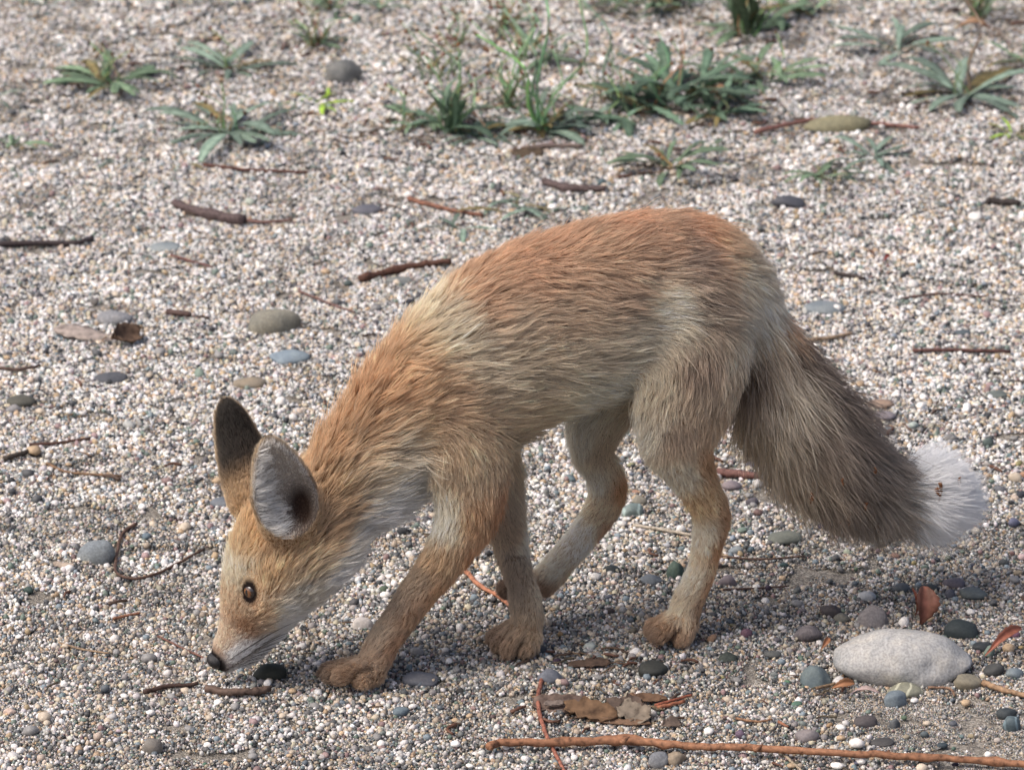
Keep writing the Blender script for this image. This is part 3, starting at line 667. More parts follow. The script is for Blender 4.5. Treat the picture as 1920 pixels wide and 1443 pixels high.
# ------------------------------------------------------------------ stones one can pick out
def on_plane(px, py, z):
    d = ray(px, py); t_ = (z - CAM_H) / d[2]; return CAMP + d * t_
def stone_mat(name, speck, vein, rough, bump):
    m, t, b = new_mat(name)
    oi = node(t, 'ShaderNodeObjectInfo'); tc = node(t, 'ShaderNodeTexCoord')
    ofs = node(t, 'ShaderNodeVectorMath', operation='ADD'); sc3 = node(t, 'ShaderNodeVectorMath', operation='SCALE'); sc3.inputs['Scale'].default_value = 3.0
    cmb = node(t, 'ShaderNodeCombineXYZ'); t.links.new(oi.outputs['Random'], cmb.inputs[0]); t.links.new(oi.outputs['Random'], cmb.inputs[1]); t.links.new(cmb.outputs[0], sc3.inputs[0])
    geo = node(t, 'ShaderNodeNewGeometry'); t.links.new(geo.outputs['Position'], ofs.inputs[0]); t.links.new(sc3.outputs[0], ofs.inputs[1])
    n1 = node(t, 'ShaderNodeTexNoise'); n1.inputs['Scale'].default_value = 55; n1.inputs['Detail'].default_value = 6; n1.inputs['Roughness'].default_value = .6
    n2 = node(t, 'ShaderNodeTexNoise'); n2.inputs['Scale'].default_value = 520; n2.inputs['Detail'].default_value = 3
    wv = node(t, 'ShaderNodeTexWave'); wv.inputs['Scale'].default_value = 28; wv.inputs['Distortion'].default_value = 7; wv.inputs['Detail'].default_value = 3
    for n_ in (n1, n2, wv): t.links.new(ofs.outputs[0], n_.inputs['Vector'])
    r1 = ramp(t, [(.3, (.70, .73, .77)), (.52, (.98, .98, .98)), (.72, (1.20, 1.15, 1.06))]); t.links.new(n1.outputs['Fac'], r1.inputs[0])
    r2 = ramp(t, [(.38, (1 - speck,) * 3), (.62, (1 + speck * .6,) * 3)]); t.links.new(n2.outputs['Fac'], r2.inputs[0])
    r3 = ramp(t, [(.86, (1, 1, 1)), (.97, (1 + vein,) * 3)]); t.links.new(wv.outputs['Fac'], r3.inputs[0])
    c_ = oi.outputs['Color']
    for r_ in (r1, r2, r3):
        mm = node(t, 'ShaderNodeMix', data_type='RGBA', blend_type='MULTIPLY'); mm.inputs[0].default_value = 1; mm.clamp_result = False
        t.links.new(c_, mm.inputs[6]); t.links.new(r_.outputs[0], mm.inputs[7]); c_ = mm.outputs[2]
    t.links.new(c_, b.inputs['Base Color']); b.inputs['Roughness'].default_value = rough; b.inputs['Specular IOR Level'].default_value = .3
    bp = node(t, 'ShaderNodeBump'); bp.inputs['Strength'].default_value = bump; bp.inputs['Distance'].default_value = .0012; t.links.new(n2.outputs['Fac'], bp.inputs['Height']); t.links.new(bp.outputs[0], b.inputs['Normal'])
    return m
M_ST = {'plain': stone_mat('river_stone', .12, .0, .7, .25), 'speck': stone_mat('speckled_stone', .20, .10, .78, .35), 'vein': stone_mat('veined_stone', .12, 1.1, .55, .2)}
STM = {}
def stone(px, py, wpx, hpx, rgb, label, seed, name='pebble', mat='plain', rough=.13, cut=3, sharp=.0, yaw=0.0, sink=.32, tilt=0.0, group=None, depth=.74, sub=3, gain=.74):
    s_ = mpp(px, py); a_ = wpx * .5 * s_; b_ = a_ * depth
    th = PITCH + (py - 721) / FPX; hh = hpx * .5 * s_
    c_ = math.sqrt(max((hh * 1.12) ** 2 - (b_ * math.sin(th)) ** 2, (.30 * a_) ** 2)) / math.cos(th)
    zc = c_ * (1 - 2 * sink) if sink < .5 else 0
    p = on_plane(px, py, zc * .6)
    key = (seed % 40, rough, cut, sharp, sub)
    if key not in STM:
        v, f = lump(sub, 2000 + seed % 40, rough, 1.0, cut, sharp); v = v / np.abs(v).max(0); STM[key] = mesh_np(name, v, f)
    me_ = STM[key]
    if not me_.materials: me_.materials.append(M_ST['plain'])
    o = bpy.data.objects.new(name, me_); COL.objects.link(o)
    o.material_slots[0].link = 'OBJECT'; o.material_slots[0].material = M_ST[mat]
    o.location = (p[0], p[1], float(gh(p[0], p[1])) + zc * .6 + .001); o.scale = (a_, b_, c_); o.rotation_euler = (0, tilt, yaw)
    o.color = (*tone(rgb, gain), 1)
    tag(o, label, 'stone' if name != 'pebble' else 'pebble', group); return o
# the big cobble has its own shape: a broad dome with a fold running down towards its right end
v, f = lump(4, 77, .10, 1.0, 2, .0); v = v / np.abs(v).max(0)
x, y, z = v.T
z = z * (1 - .20 * np.clip(x - .35, 0, 1)) + .05 * np.exp(-((x + .25) / .5) ** 2)
crease = np.exp(-((x - .30 - .55 * (z - .2)) / .10) ** 2) * np.clip(-y + .2, 0, 1)
y = y + .085 * crease; z = z - .035 * crease * (z > 0)
step_ = 1 / (1 + np.exp(-(x - .74) / .03)); z = z * (1 - .22 * step_); y = y * (1 - .12 * step_)
x = x * 1.0; lowl = np.clip(-x - .3, 0, 1); z = z * (1 - .25 * lowl)
me_ = mesh_np('cobble', np.stack([x, y, z], -1), f); me_.materials.append(M_ST['speck'])
o = bpy.data.objects.new('cobble', me_); COL.objects.link(o); s_ = mpp(1688, 1240); p = on_plane(1688, 1228, .012)
o.location = (p[0], p[1], float(gh(p[0], p[1])) + .013); o.scale = (134 * s_, 82 * s_, 55 * s_); o.rotation_euler = (R(8), R(4), R(-6)); o.color = (*tone((190, 188, 184), .78), 1)
tag(o, 'large pale grey speckled cobble with a fold at one end, biggest stone on the beach', 'stone')

STONES = [
 (1527,1268,70,50,(112,128,132),'blue-green rounded stone leaning at the blunt end of the big cobble',dict(tilt=.35,seed=1)),
 (1694,1287,78,30,(156,154,130),'flat olive pebble tucked under the front of the big cobble',dict(seed=2,mat='vein')),
 (1682,1309,50,36,(128,142,150),'angular blue-grey pebble in front of the flat olive pebble',dict(seed=3,cut=7,sharp=.3)),
 (1816,1277,60,40,(156,146,122),'tan egg-shaped pebble against the front corner of the big cobble',dict(seed=4,tilt=.2)),
 (1637,1157,62,50,(152,144,142),'angular mauve-grey stone behind the top of the big cobble',dict(seed=5,cut=8,sharp=.35,mat='speck')),
 (1515,1187,56,36,(138,128,128),'dull mauve pebble lying apart to the tail side of the big cobble',dict(seed=6,mat='speck')),
 (1800,1182,68,42,(58,68,70),'dark slate stone behind the folded end of the big cobble',dict(seed=7)),
 (1843,1211,42,20,(64,70,74),'narrow dark slate sliver beside the folded end of the big cobble',dict(seed=8)),
 (1628,1114,42,26,(214,214,212),'milky white pebble above the angular mauve-grey stone',dict(seed=9,cut=6,sharp=.2)),
 (1687,1101,40,22,(98,104,110),'smooth slate-grey pebble beside the upright red-brown leaf',dict(seed=10)),
 (1741,1102,44,20,(74,80,80),'dark grey-green pebble just behind the upright red-brown leaf',dict(seed=11)),
 (1823,1113,62,26,(112,120,118),'long grey-green pebble in the pebble cluster under the tail tip',dict(seed=12,tilt=.12)),
 (1791,1095,48,24,(126,116,122),'purplish pebble behind the long grey-green pebble',dict(seed=13)),
 (1780,1114,22,20,(112,112,122),'round lilac-grey pebble touching the long grey-green pebble',dict(seed=14)),
 (1558,1143,42,26,(88,80,80),'brown-grey pebble between the mauve pebble and the milky white one',dict(seed=15)),
 (1577,1154,36,20,(120,118,108),'olive-grey pebble leaning on the brown-grey pebble',dict(seed=16)),
 (1887,1334,40,28,(68,76,80),'dark slate pebble above the bright blue-green pebble by the orange twig',dict(seed=17)),
 (1896,1356,36,36,(98,116,122),'bright blue-green pebble on the bare silt',dict(seed=18,mat='vein')),
 (1512,1389,50,28,(146,136,136),'mauve oval pebble just behind the long orange twig',dict(seed=19)),
 (1620,1358,50,30,(98,90,90),'dark purple-brown stone half sunk in silt behind the orange twig',dict(seed=20,sink=.45)),
 (1654,1398,46,18,(84,82,82),'flat dark stone nearly buried beside the orange twig',dict(seed=21,sink=.5)),
 (1677,1361,24,30,(100,104,108),'small upright grey stone next to the dark purple-brown one',dict(seed=22)),
 (180,1036,74,56,(140,148,152),'blue-grey fist-shaped stone inside the curved brown stem',dict(seed=23,rough=.16,mat='speck',cut=4)),
 (515,605,100,62,(146,142,126),'olive-grey domed stone standing alone on pale gravel',dict(seed=24,mat='speck',depth=.6)),
 (216,603,68,32,(156,156,158),'light grey stone behind the split grey wood chip',dict(seed=25,cut=5,mat='speck')),
 (40,759,56,26,(104,102,90),'flat olive-brown pebble with a small grey pebble at its foot',dict(seed=26)),
 (25,774,30,22,(148,146,148),'small grey pebble at the foot of the flat olive-brown pebble',dict(seed=27)),
 (468,722,66,24,(156,142,120),'tan flat stone beyond the fox\'s dark ear tip',dict(seed=28,cut=5,sharp=.2)),
 (688,387,58,26,(112,112,122),'smooth mauve slate pebble on pale gravel behind the fox\'s back',dict(seed=29)),
 (748,525,52,18,(134,138,134),'grey oval pebble lying against the knotty brown stick',dict(seed=30)),
 (643,142,74,62,(128,128,124),'lumpy grey rock among the weeds at the back',dict(seed=31,rough=.2,mat='speck')),
 (1575,252,138,36,(146,140,106),'long low olive stone under the arching reddish runner',dict(seed=32,mat='speck',sink=.42,depth=.4)),
 (1478,388,66,30,(92,94,102),'dark slate wedge lying beyond the fox\'s rump',dict(seed=33,cut=7,sharp=.4,tilt=.2)),
 (1547,577,88,28,(142,152,156),'pale blue-grey slab lying flat beyond the tail root',dict(seed=34,sink=.42,tilt=.08)),
 (508,1264,68,38,(64,66,54),'blackish olive stone right behind the fox\'s chin',dict(seed=35,cut=4)),
 (681,1176,42,30,(222,212,204),'lumpy white quartz pebble behind the leading forefoot',dict(seed=36,rough=.22,cut=6)),
 (1184,961,44,34,(134,152,148),'green-grey pebble with white bands by the raised hind hock',dict(seed=37,mat='vein')),
 (1199,941,30,24,(158,152,136),'tan-grey pebble behind the white-banded pebble',dict(seed=38)),
 (1266,1078,40,46,(84,106,96),'angular dark green stone touching the planted hind leg',dict(seed=39,cut=8,sharp=.4,mat='speck',sink=.25)),
 (1226,1095,52,22,(112,120,128),'long slate pebble beside the angular dark green stone',dict(seed=0,tilt=.2)),
 (1146,1075,36,20,(56,64,66),'blackish slate flake between the two hind feet',dict(seed=1,cut=6,sharp=.3)),
 (1362,1094,38,24,(136,124,130),'mauve pebble on the tail side of the planted hind leg',dict(seed=2)),
 (1476,1014,76,24,(124,128,116),'long grey-green stone in the shade of the tail',dict(seed=3,sink=.4)),
 (1224,1258,60,40,(66,68,64),'dark olive stone sunk in gravel in front of the planted hind foot',dict(seed=4,sink=.44,cut=5,depth=.9)),
 (1364,1234,42,24,(76,84,76),'dark green pebble sunk in gravel between the hind foot and big cobble',dict(seed=5,sink=.4)),
 (1030,1276,50,34,(130,134,144),'blue-grey pebble crossed by the thin red twig',dict(seed=6,cut=4)),
 (786,1273,72,20,(114,116,124),'flat slate sliver at the heel of the leading forefoot',dict(seed=7,sink=.4)),
 (1006,1222,40,20,(84,88,94),'dark slate flake at the heel of the rear forefoot',dict(seed=8)),
 (1872,742,50,18,(122,130,122),'grey-green long pebble on open gravel beyond the tail',dict(seed=9)),
 (1654,788,52,14,(150,142,150),'lilac flat pebble lying behind the dark upper edge of the tail',dict(seed=10)),
 (1652,766,56,14,(166,140,120),'tan flat pebble behind the lilac flat pebble',dict(seed=11)),
 (1779,823,36,16,(150,146,140),'pale oval pebble above the white tail tip',dict(seed=12)),
 (1854,831,24,20,(96,112,108),'small round green pebble beyond the white tail tip',dict(seed=13)),
 (1660,812,40,14,(132,140,144),'blue-grey flat pebble under the lilac flat one',dict(seed=14)),
 (1806,627,34,12,(96,108,114),'small dark blue slate pebble on open gravel behind the tail',dict(seed=15)),
 (414,946,54,14,(120,126,134),'slate sliver beside the fox\'s forehead',dict(seed=16,sink=.42)),
 (18,1333,26,18,(226,196,176),'peach-coloured angular chip at the open gravel\'s edge',dict(seed=17,cut=8,sharp=.4)),
 (285,1411,40,38,(146,138,128),'brown-grey upright pebble on open gravel away from the twigs',dict(seed=18)),
 (541,678,82,10,(140,158,170),'thin pale blue sliver of stone on pale gravel',dict(seed=19,sink=.44)),
 (205,714,68,12,(96,98,104),'thin dark slate sliver below the split wood chip',dict(seed=20,sink=.42)),
 (308,456,62,12,(150,160,162),'pale blue-grey sliver beside the dark straight stick',dict(seed=21,sink=.44)),
 (1266,1418,48,32,(170,150,124),'tan rough stone just in front of the orange twig',dict(seed=22,cut=6,sharp=.2)),
 (1234,1420,40,32,(140,142,146),'grey rough stone beside the tan one in front of the orange twig',dict(seed=23,cut=6,mat='speck')),
 (752,1331,32,20,(118,136,146),'bluish pebble on open gravel in front of the leading forefoot',dict(seed=24)),
 (757,1003,24,18,(60,62,66),'blackish pebble seen through the gap between throat and foreleg',dict(seed=25)),
 (1372,912,38,20,(150,136,140),'pinkish pebble under the hanging tail fur',dict(seed=26)),
 (1380,1039,30,20,(146,156,162),'pale blue pebble behind the planted hind hock',dict(seed=27)),
 (1410,944,26,18,(110,104,112),'dusky purple pebble under the hanging tail fur',dict(seed=28)),
 (862,1296,20,12,(60,58,56),'small black pebble behind the bluish one near the forefoot',dict(seed=29)),
 (1448,1225,34,18,(104,106,104),'grey-green pebble halfway between hind foot and big cobble',dict(seed=30)),
 (1735,1268,30,14,(132,130,118),'small olive pebble under the overhang of the cobble',dict(seed=31)),
 (1865,1255,44,26,(86,86,84),'dark grey stone behind the tan egg-shaped pebble',dict(seed=32)),
 (1900,1262,40,22,(124,138,146),'bluish flat stone by the tan side twig',dict(seed=33)),
 (1868,775,26,14,(120,110,112),'small dusky pebble above the grey-green long pebble',dict(seed=34)),
]
for (px, py, w_, h_, rgb, lab, kw) in STONES:
    stone(px, py, w_, h_, rgb, lab, name='stone' if w_ > 54 else 'pebble', **kw)
# the many small ones that only their place tells apart
KINDS = [((120,128,134),'small smooth slate-grey pebble lying loose in the gravel','small slate-grey pebbles'),((206,198,188),'small whitish pebble lying loose in the gravel','small whitish pebbles'),
 ((70,74,78),'small blackish pebble lying loose in the gravel','small blackish pebbles'),((176,146,112),'small tan pebble lying loose in the gravel','small tan pebbles'),
 ((108,124,112),'small grey-green pebble lying loose in the gravel','small grey-green pebbles'),((140,116,116),'small dusky pink pebble lying loose in the gravel','small dusky pink pebbles')]
taken = [(s[0], s[1], s[2]) for s in STONES] + [(1688, 1222, 270)]
r2 = random.Random(42); made = 0; tries = 0
while made < 230 and tries < 9000:
    tries += 1
    u = r2.random()
    if u < .52: px, py = 1340 + r2.random() ** .7 * 600, 860 + r2.random() * 400
    elif u < .66: px, py = 1340 + r2.random() * 580, 1200 + r2.random() * 243
    elif u < .80: px, py = 900 + r2.random() * 500, 850 + r2.random() * 420
    else: px, py = r2.random() * 1920, 330 + r2.random() * 1110
    wv_ = 11 + 15 * r2.random() ** 1.8
    if any(abs(px - a) < (c + wv_) * .6 and abs(py - b_) < (c + wv_) * .38 for a, b_, c in taken): continue
    kk = KINDS[r2.choices(range(6), [5, 4, 3, 3, 3, 2])[0]]; jit = [max(30, min(235, c + r2.randint(-16, 16))) for c in kk[0]]
    zone = 'in the shade under the tail' if px > 1380 and py < 1080 and py > 900 else 'among the pebbles round the big cobble' if px > 1440 and py >= 1080 else 'on the ground between the fox\'s feet' if 860 < px < 1400 and py > 840 else 'on the open gravel before the fox\'s face' if py > 780 else 'on the pale gravel behind the fox'
    kn = kk[2][6:-8]
    stone(px, py, wv_, wv_ * r2.uniform(.5, .8), jit, 'small %s pebble lying loose %s' % (kn, zone), r2.randrange(40), yaw=r2.uniform(-.8, .8), tilt=r2.uniform(-.2, .2), group='small %s pebbles %s' % (kn, zone), sub=2, cut=r2.choice([2, 5]), sink=.25)
    taken.append((px, py, wv_)); made += 1

# ------------------------------------------------------------------ sticks and stems
def bark_mat(name, scale, bump, rough):
    m, t, b = new_mat(name); oi = node(t, 'ShaderNodeObjectInfo'); geo = node(t, 'ShaderNodeNewGeometry')
    n1 = node(t, 'ShaderNodeTexNoise'); n1.inputs['Scale'].default_value = scale; n1.inputs['Detail'].default_value = 6; t.links.new(geo.outputs['Position'], n1.inputs['Vector'])
    r1 = ramp(t, [(.30, (.36, .34, .34)), (.45, (.85, .85, .85)), (.58, (1.05, 1.05, 1.05)), (.75, (1.5, 1.48, 1.42))]); t.links.new(n1.outputs['Fac'], r1.inputs[0])
    mm = node(t, 'ShaderNodeMix', data_type='RGBA', blend_type='MULTIPLY'); mm.inputs[0].default_value = 1; t.links.new(oi.outputs['Color'], mm.inputs[6]); t.links.new(r1.outputs[0], mm.inputs[7]); t.links.new(mm.outputs[2], b.inputs['Base Color'])
    bp = node(t, 'ShaderNodeBump'); bp.inputs['Strength'].default_value = bump; bp.inputs['Distance'].default_value = .001; t.links.new(n1.outputs['Fac'], bp.inputs['Height']); t.links.new(bp.outputs[0], b.inputs['Normal']); b.inputs['Roughness'].default_value = rough; b.inputs['Specular IOR Level'].default_value = .3
    return m
M_BARK = bark_mat('twig_bark', 260, .5, .7); M_WOOD = bark_mat('weathered_wood', 150, .7, .85)
def crv(P, m_=6): return catmull(np.array(P, float), m_)
def tube(name, P, rad_, sides=8, rough=.12, seed=0):
    """a closed tube along P with a radius per point"""
    r_ = np.random.default_rng(seed); P = np.asarray(P); T = np.gradient(P, axis=0); T /= np.linalg.norm(T, axis=1)[:, None]
    V_, F_ = [], []
    for i, (p, t_, r0) in enumerate(zip(P, T, rad_)):
        u_ = np.cross(t_, [0, 0, 1.0]); u_ = u_ / max(np.linalg.norm(u_), 1e-6); v_ = np.cross(u_, t_)
        for k_ in range(sides):
            a = 6.2832 * k_ / sides; rr_ = r0 * (1 + rough * r_.normal() * .6); V_.append(p + (u_ * math.cos(a) + v_ * math.sin(a)) * rr_)
    n_ = len(P)
    for i in range(n_ - 1):
        for k_ in range(sides):
            a, b_ = i * sides + k_, i * sides + (k_ + 1) % sides; F_.append((a, b_, b_ + sides, a + sides))
    F_.append(tuple(range(sides))[::-1]); F_.append(tuple(range((n_ - 1) * sides, n_ * sides)))
    return mesh_np(name, V_, F_)
def stick(pts_, rpx, rgb, label, name='twig', taper=.75, mat=None, knots=0, lift_=.35, seed=0, cat=None, arch=None):
    W_ = []
    for i, (px, py) in enumerate(pts_):
        g_ = ground(px, py); z_ = float(gh(*g_)) + .0025 + rpx * mpp(px, py) * lift_ * 2
        if arch: z_ += arch[i]
        W_.append((*on_plane(px, py, z_)[:2], z_))
    P = crv(W_, 7); n_ = len(P); s_ = mpp(*pts_[len(pts_) // 2]); rs = rpx * s_ * np.linspace(1, taper, n_)
    r_ = np.random.default_rng(seed + 50)
    for _ in range(knots):
        i = r_.integers(2, n_ - 2); rs[i] *= 1.28; rs[i - 1] *= 1.1
    P = P + r_.normal(size=P.shape) * rpx * s_ * .10
    c0 = P.mean(0); me_ = tube(name, P - c0, rs, seed=seed); me_.materials.append(mat or M_BARK)
    o = bpy.data.objects.new(name, me_); COL.objects.link(o); o.location = c0; o.color = (*tone(rgb, .60, .70), 1)
    return tag(o, label, cat or name.replace('_', ' '))
tw = stick([(916,1399),(945,1391),(1040,1391),(1172,1387),(1300,1398),(1420,1402),(1560,1410),(1700,1417),(1830,1424),(1975,1436)], 8.2, (196,124,66), 'long bright orange-brown twig lying across the gravel in front of the fox', taper=.8, knots=9, seed=1, lift_=.9)
for i, (a, b_) in enumerate((((1165,1388),(1180,1380)),((1415,1402),(1430,1395)),((1655,1414),(1668,1406)))):      # buds on the long twig
    g_ = [ (*on_plane(*q_, .012)[:2], .010 + .002 * j) for j, q_ in enumerate((a, b_))]
    P = np.array([g_[0], (np.array(g_[0]) + g_[1]) / 2, g_[1]]); me_ = tube('bud', P - np.array(tw.location), [.0022, .0018, .0006], 6); me_.materials.append(M_BARK); o = bpy.data.objects.new('bud', me_); COL.objects.link(o); o.parent = tw; o.color = tw.color
STICKS = [
 ([(1018,1262),(1009,1308),(1015,1350),(1032,1394),(1058,1443),(1080,1485)],4.6,(196,110,76),'thin curved red twig running under the long orange twig',dict(seed=2)),
 ([(872,1069),(898,1096),(930,1114),(958,1137)],4.8,(232,138,78),'short bright orange stem between the two forelegs',dict(seed=3,cat='stem')),
 ([(270,1297),(310,1287),(372,1281)],5.0,(98,68,54),'thin dark brown stick pointing at the fox\'s nose',dict(seed=4)),
 ([(388,1291),(430,1297),(470,1296),(505,1290)],8.2,(128,98,80),'thicker brown stick lying below the fox\'s chin',dict(seed=5,knots=2)),
 ([(674,523),(735,507),(790,496),(846,489)],7.4,(122,74,50),'knotty reddish brown stick on pale gravel in front of the shoulder',dict(seed=6,knots=4)),
 ([(326,380),(375,398),(457,413)],7.6,(112,88,86),'grey-brown tapered stick on pale gravel beyond the ears',dict(seed=7,taper=1.5,knots=2)),
 ([(462,413),(500,416),(548,412)],3.6,(156,108,96),'slender pinkish stem lying in line with the grey-brown tapered stick',dict(seed=8,cat='stem')),
 ([(-12,459),(60,456),(130,456),(158,453),(172,446)],6.0,(84,68,68),'dark straight stick with an upturned end at the edge of the gravel',dict(seed=9,knots=2)),
 ([(382,309),(460,318),(578,323)],4.0,(122,72,56),'thin rust-brown twig below the spreading weed rosette',dict(seed=10)),
 ([(1022,340),(1055,351),(1095,353),(1134,354)],8.0,(116,92,88),'stubby grey-brown stick beyond the fox\'s back',dict(seed=11,knots=3)),
 ([(985,277),(1030,274),(1092,274)],5.6,(140,116,104),'flat grey stick lying at the foot of the tall-stemmed weed',dict(seed=12)),
 ([(1415,248),(1480,233),(1540,225),(1640,232),(1725,239)],4.6,(176,112,94),'reddish runner arching over the long olive stone',dict(seed=13,cat='stem')),
 ([(256,981),(230,1000),(219,1040),(219,1074),(258,1084),(310,1068),(382,1029)],3.4,(120,84,64),'curved brown stem hooked around the blue-grey fist-shaped stone',dict(seed=14,cat='stem')),
 ([(55,833),(110,830),(168,821)],3.4,(118,78,62),'thin dark twig above the short charcoal stick',dict(seed=15)),
 ([(8,859),(56,845)],5.2,(98,84,70),'short charcoal-grey stick below the thin dark twig',dict(seed=16)),
 ([(88,868),(130,885),(228,892)],3.0,(160,116,70),'fine straw-brown stem below the short charcoal-grey stick',dict(seed=17,cat='stem')),
 ([(765,372),(830,390),(905,404)],4.8,(172,106,72),'orange-brown twig beside the four-leaved weed near the back',dict(seed=18)),
 ([(1188,984),(1240,992),(1304,1004)],3.6,(222,204,176),'pale straw stalk between the hind legs',dict(seed=19,name='straw')),
 ([(1712,657),(1790,656),(1895,659)],4.0,(124,76,66),'long thin red-brown twig on open gravel behind the tail',dict(seed=20)),
 ([(1503,638),(1556,633),(1597,624)],4.2,(190,156,116),'bleached tan stem near the tail root',dict(seed=21,cat='stem')),
 ([(1345,884),(1390,889),(1425,892)],8.5,(146,92,80),'thick reddish stick behind the hanging tail fur',dict(seed=22)),
 ([(1565,511),(1622,522)],4.6,(84,70,66),'short dark twig beyond the rump',dict(seed=23)),
 ([(1228,1322),(1262,1312),(1296,1302)],3.4,(196,96,48),'thin rust twig sticking out of the bark litter',dict(seed=24)),
 ([(1232,1326),(1284,1314)],4.2,(206,112,54),'short orange twig at the end of the bark litter',dict(seed=25)),
 ([(1843,1279),(1880,1292),(1935,1306)],6.0,(198,150,98),'tan side twig pointing at the egg-shaped pebble',dict(seed=26)),
 ([(1852,376),(1880,378),(1912,381)],8.0,(78,66,62),'charred-looking dark stick far behind the tail',dict(seed=27)),
 ([(296,1192),(345,1216),(400,1240)],2.4,(146,92,72),'hair-thin reddish root reaching the fox\'s nose',dict(seed=28,name='root')),
 ([(112,1205),(160,1218),(206,1224)],2.4,(178,142,100),'fine tan root fibre on open gravel before the muzzle',dict(seed=29,name='root')),
 ([(212,1160),(235,1154),(262,1149)],3.2,(182,112,66),'tiny orange twig fragment before the fox\'s brow',dict(seed=30)),
 ([(312,585),(358,590)],7.0,(118,86,76),'stubby brown stick segment between the grey stone and the domed stone',dict(seed=31)),
 ([(1355,1105),(1420,1102),(1480,1098)],2.2,(120,86,70),'fine dark root below the tail near the hind foot',dict(seed=32,name='root')),
 ([(1330,1040),(1420,1048),(1510,1042)],2.4,(128,92,74),'fine brown root in the tail\'s shade',dict(seed=33,name='root')),
 ([(1460,1352),(1478,1362)],3.2,(196,120,70),'tiny orange twig fragment behind the long orange twig',dict(seed=34)),
 ([(1468,1412),(1490,1432),(1510,1450)],3.0,(200,176,140),'pale straw slanting away under the long orange twig',dict(seed=35,name='straw')),
 ([(1380,1346),(1420,1352),(1448,1348)],2.6,(176,120,70),'thin curved tan stem behind the long orange twig',dict(seed=36,cat='stem')),
 ([(1530,1290),(1565,1280),(1585,1262)],3.4,(176,138,92),'tan rootlet under the blunt end of the big cobble',dict(seed=37,name='root')),
 ([(1740,1288),(1780,1290),(1790,1304)],2.6,(166,120,84),'curled brown rootlet in front of the big cobble',dict(seed=38,name='root')),
 ([(1690,560),(1760,551),(1850,556)],2.6,(120,82,70),'thin brown root far behind the tail',dict(seed=39,name='root')),
 ([(880,1005),(905,985)],2.6,(190,120,76),'tiny rust stem seen between throat and foreleg',dict(seed=40,cat='stem')),
 ([(560,545),(620,570),(665,585)],2.4,(150,104,92),'hair-thin pinkish root on pale gravel before the withers',dict(seed=41,name='root')),
 ([(0,690),(40,692),(75,684)],3.4,(116,84,70),'short brown twig at the gravel\'s edge near the flat olive-brown pebble',dict(seed=42)),
 ([(320,478),(360,490),(398,500)],2.8,(150,92,80),'thin rusty root below the pale blue-grey sliver',dict(seed=43,name='root')),
]
for pts_, r_, rgb, lab, kw in STICKS: stick(pts_, r_, rgb, lab, **kw)

# ------------------------------------------------------------------ bark chips, wood chip, dry leaves
def slab(name, px, py, lpx, wpx, rgb, label, yaw, tilt=(0, 0), th=.0016, seed=0, curl=.12, cat='bark', nx_=14, ny_=5, mat=None, z0=.003):
    r_ = np.random.default_rng(seed); s_ = mpp(px, py); Lx, Ly = lpx * s_ * .5, wpx * s_ * .5
    u_ = np.linspace(-1, 1, nx_); v_ = np.linspace(-1, 1, ny_); V_ = []
    wob = [1 + .16 * r_.normal() for _ in u_]; prof = np.clip(1.15 - np.abs(u_) ** 3 * r_.uniform(.5, 1.0, nx_), .12, 1)
    for top in (1, -1):
        for i, a in enumerate(u_):
            for b_ in v_:
                V_.append((a * Lx + .06 * Lx * b_ * r_.normal() * (abs(a) > .9), b_ * Ly * prof[i] * wob[i], curl * Ly * (b_ * b_) + .10 * Ly * math.sin(3 * a + seed) + top * th * .5 * (1 - .5 * abs(b_)) + r_.normal() * th * .12))
    F_ = []; o2 = nx_ * ny_; I = lambda i, j: i * ny_ + j
    for i in range(nx_ - 1):
        for j in range(ny_ - 1):
            F_.append((I(i, j), I(i + 1, j), I(i + 1, j + 1), I(i, j + 1))); F_.append((o2 + I(i, j), o2 + I(i, j + 1), o2 + I(i + 1, j + 1), o2 + I(i + 1, j)))
    for i in range(nx_ - 1):
        F_.append((I(i, 0), o2 + I(i, 0), o2 + I(i + 1, 0), I(i + 1, 0))); F_.append((I(i, ny_ - 1), I(i + 1, ny_ - 1), o2 + I(i + 1, ny_ - 1), o2 + I(i, ny_ - 1)))
    for j in range(ny_ - 1):
        F_.append((I(0, j), I(0, j + 1), o2 + I(0, j + 1), o2 + I(0, j))); F_.append((I(nx_ - 1, j), o2 + I(nx_ - 1, j), o2 + I(nx_ - 1, j + 1), I(nx_ - 1, j + 1)))
    me_ = mesh_np(name, V_, F_); me_.materials.append(mat or M_WOOD); o = bpy.data.objects.new(name, me_); COL.objects.link(o)
    p = on_plane(px, py, z0); o.location = (p[0], p[1], float(gh(p[0], p[1])) + z0); o.rotation_euler = (tilt[0], tilt[1], yaw); o.color = (*tone(rgb, .6, .75), 1)
    return tag(o, label, cat)
slab('bark_chip', 1055, 1322, 110, 44, (136,110,96), 'greyish bark strip crossed by the thin red twig', -.10, (.35, .05), .003, 1, .5)
slab('bark_chip', 1108, 1329, 100, 40, (142,104,66), 'ragged tan-brown bark strip in the middle of the litter', -.25, (.5, .08), .003, 2, .6, z0=.006)
slab('bark_chip', 1168, 1320, 80, 40, (120,98,84), 'dark grey-brown bark flake in the litter behind the orange twig', .2, (.3, -.05), .002, 3, .5, z0=.005)
slab('bark_chip', 1190, 1330, 66, 42, (158,140,118), 'pale ribbed bark flake at the end of the litter', -.5, (.55, .1), .002, 4, .3, z0=.007)
slab('bark_chip', 1165, 1347, 110, 16, (150,112,80), 'narrow brown bark splinter along the front of the litter', -.16, (.2, 0), .002, 5, .4)
slab('bark_chip', 1215, 1308, 70, 20, (146,106,72), 'thin brown bark curl at the back of the litter', .05, (.3, .1), .0015, 6, .6, z0=.004)
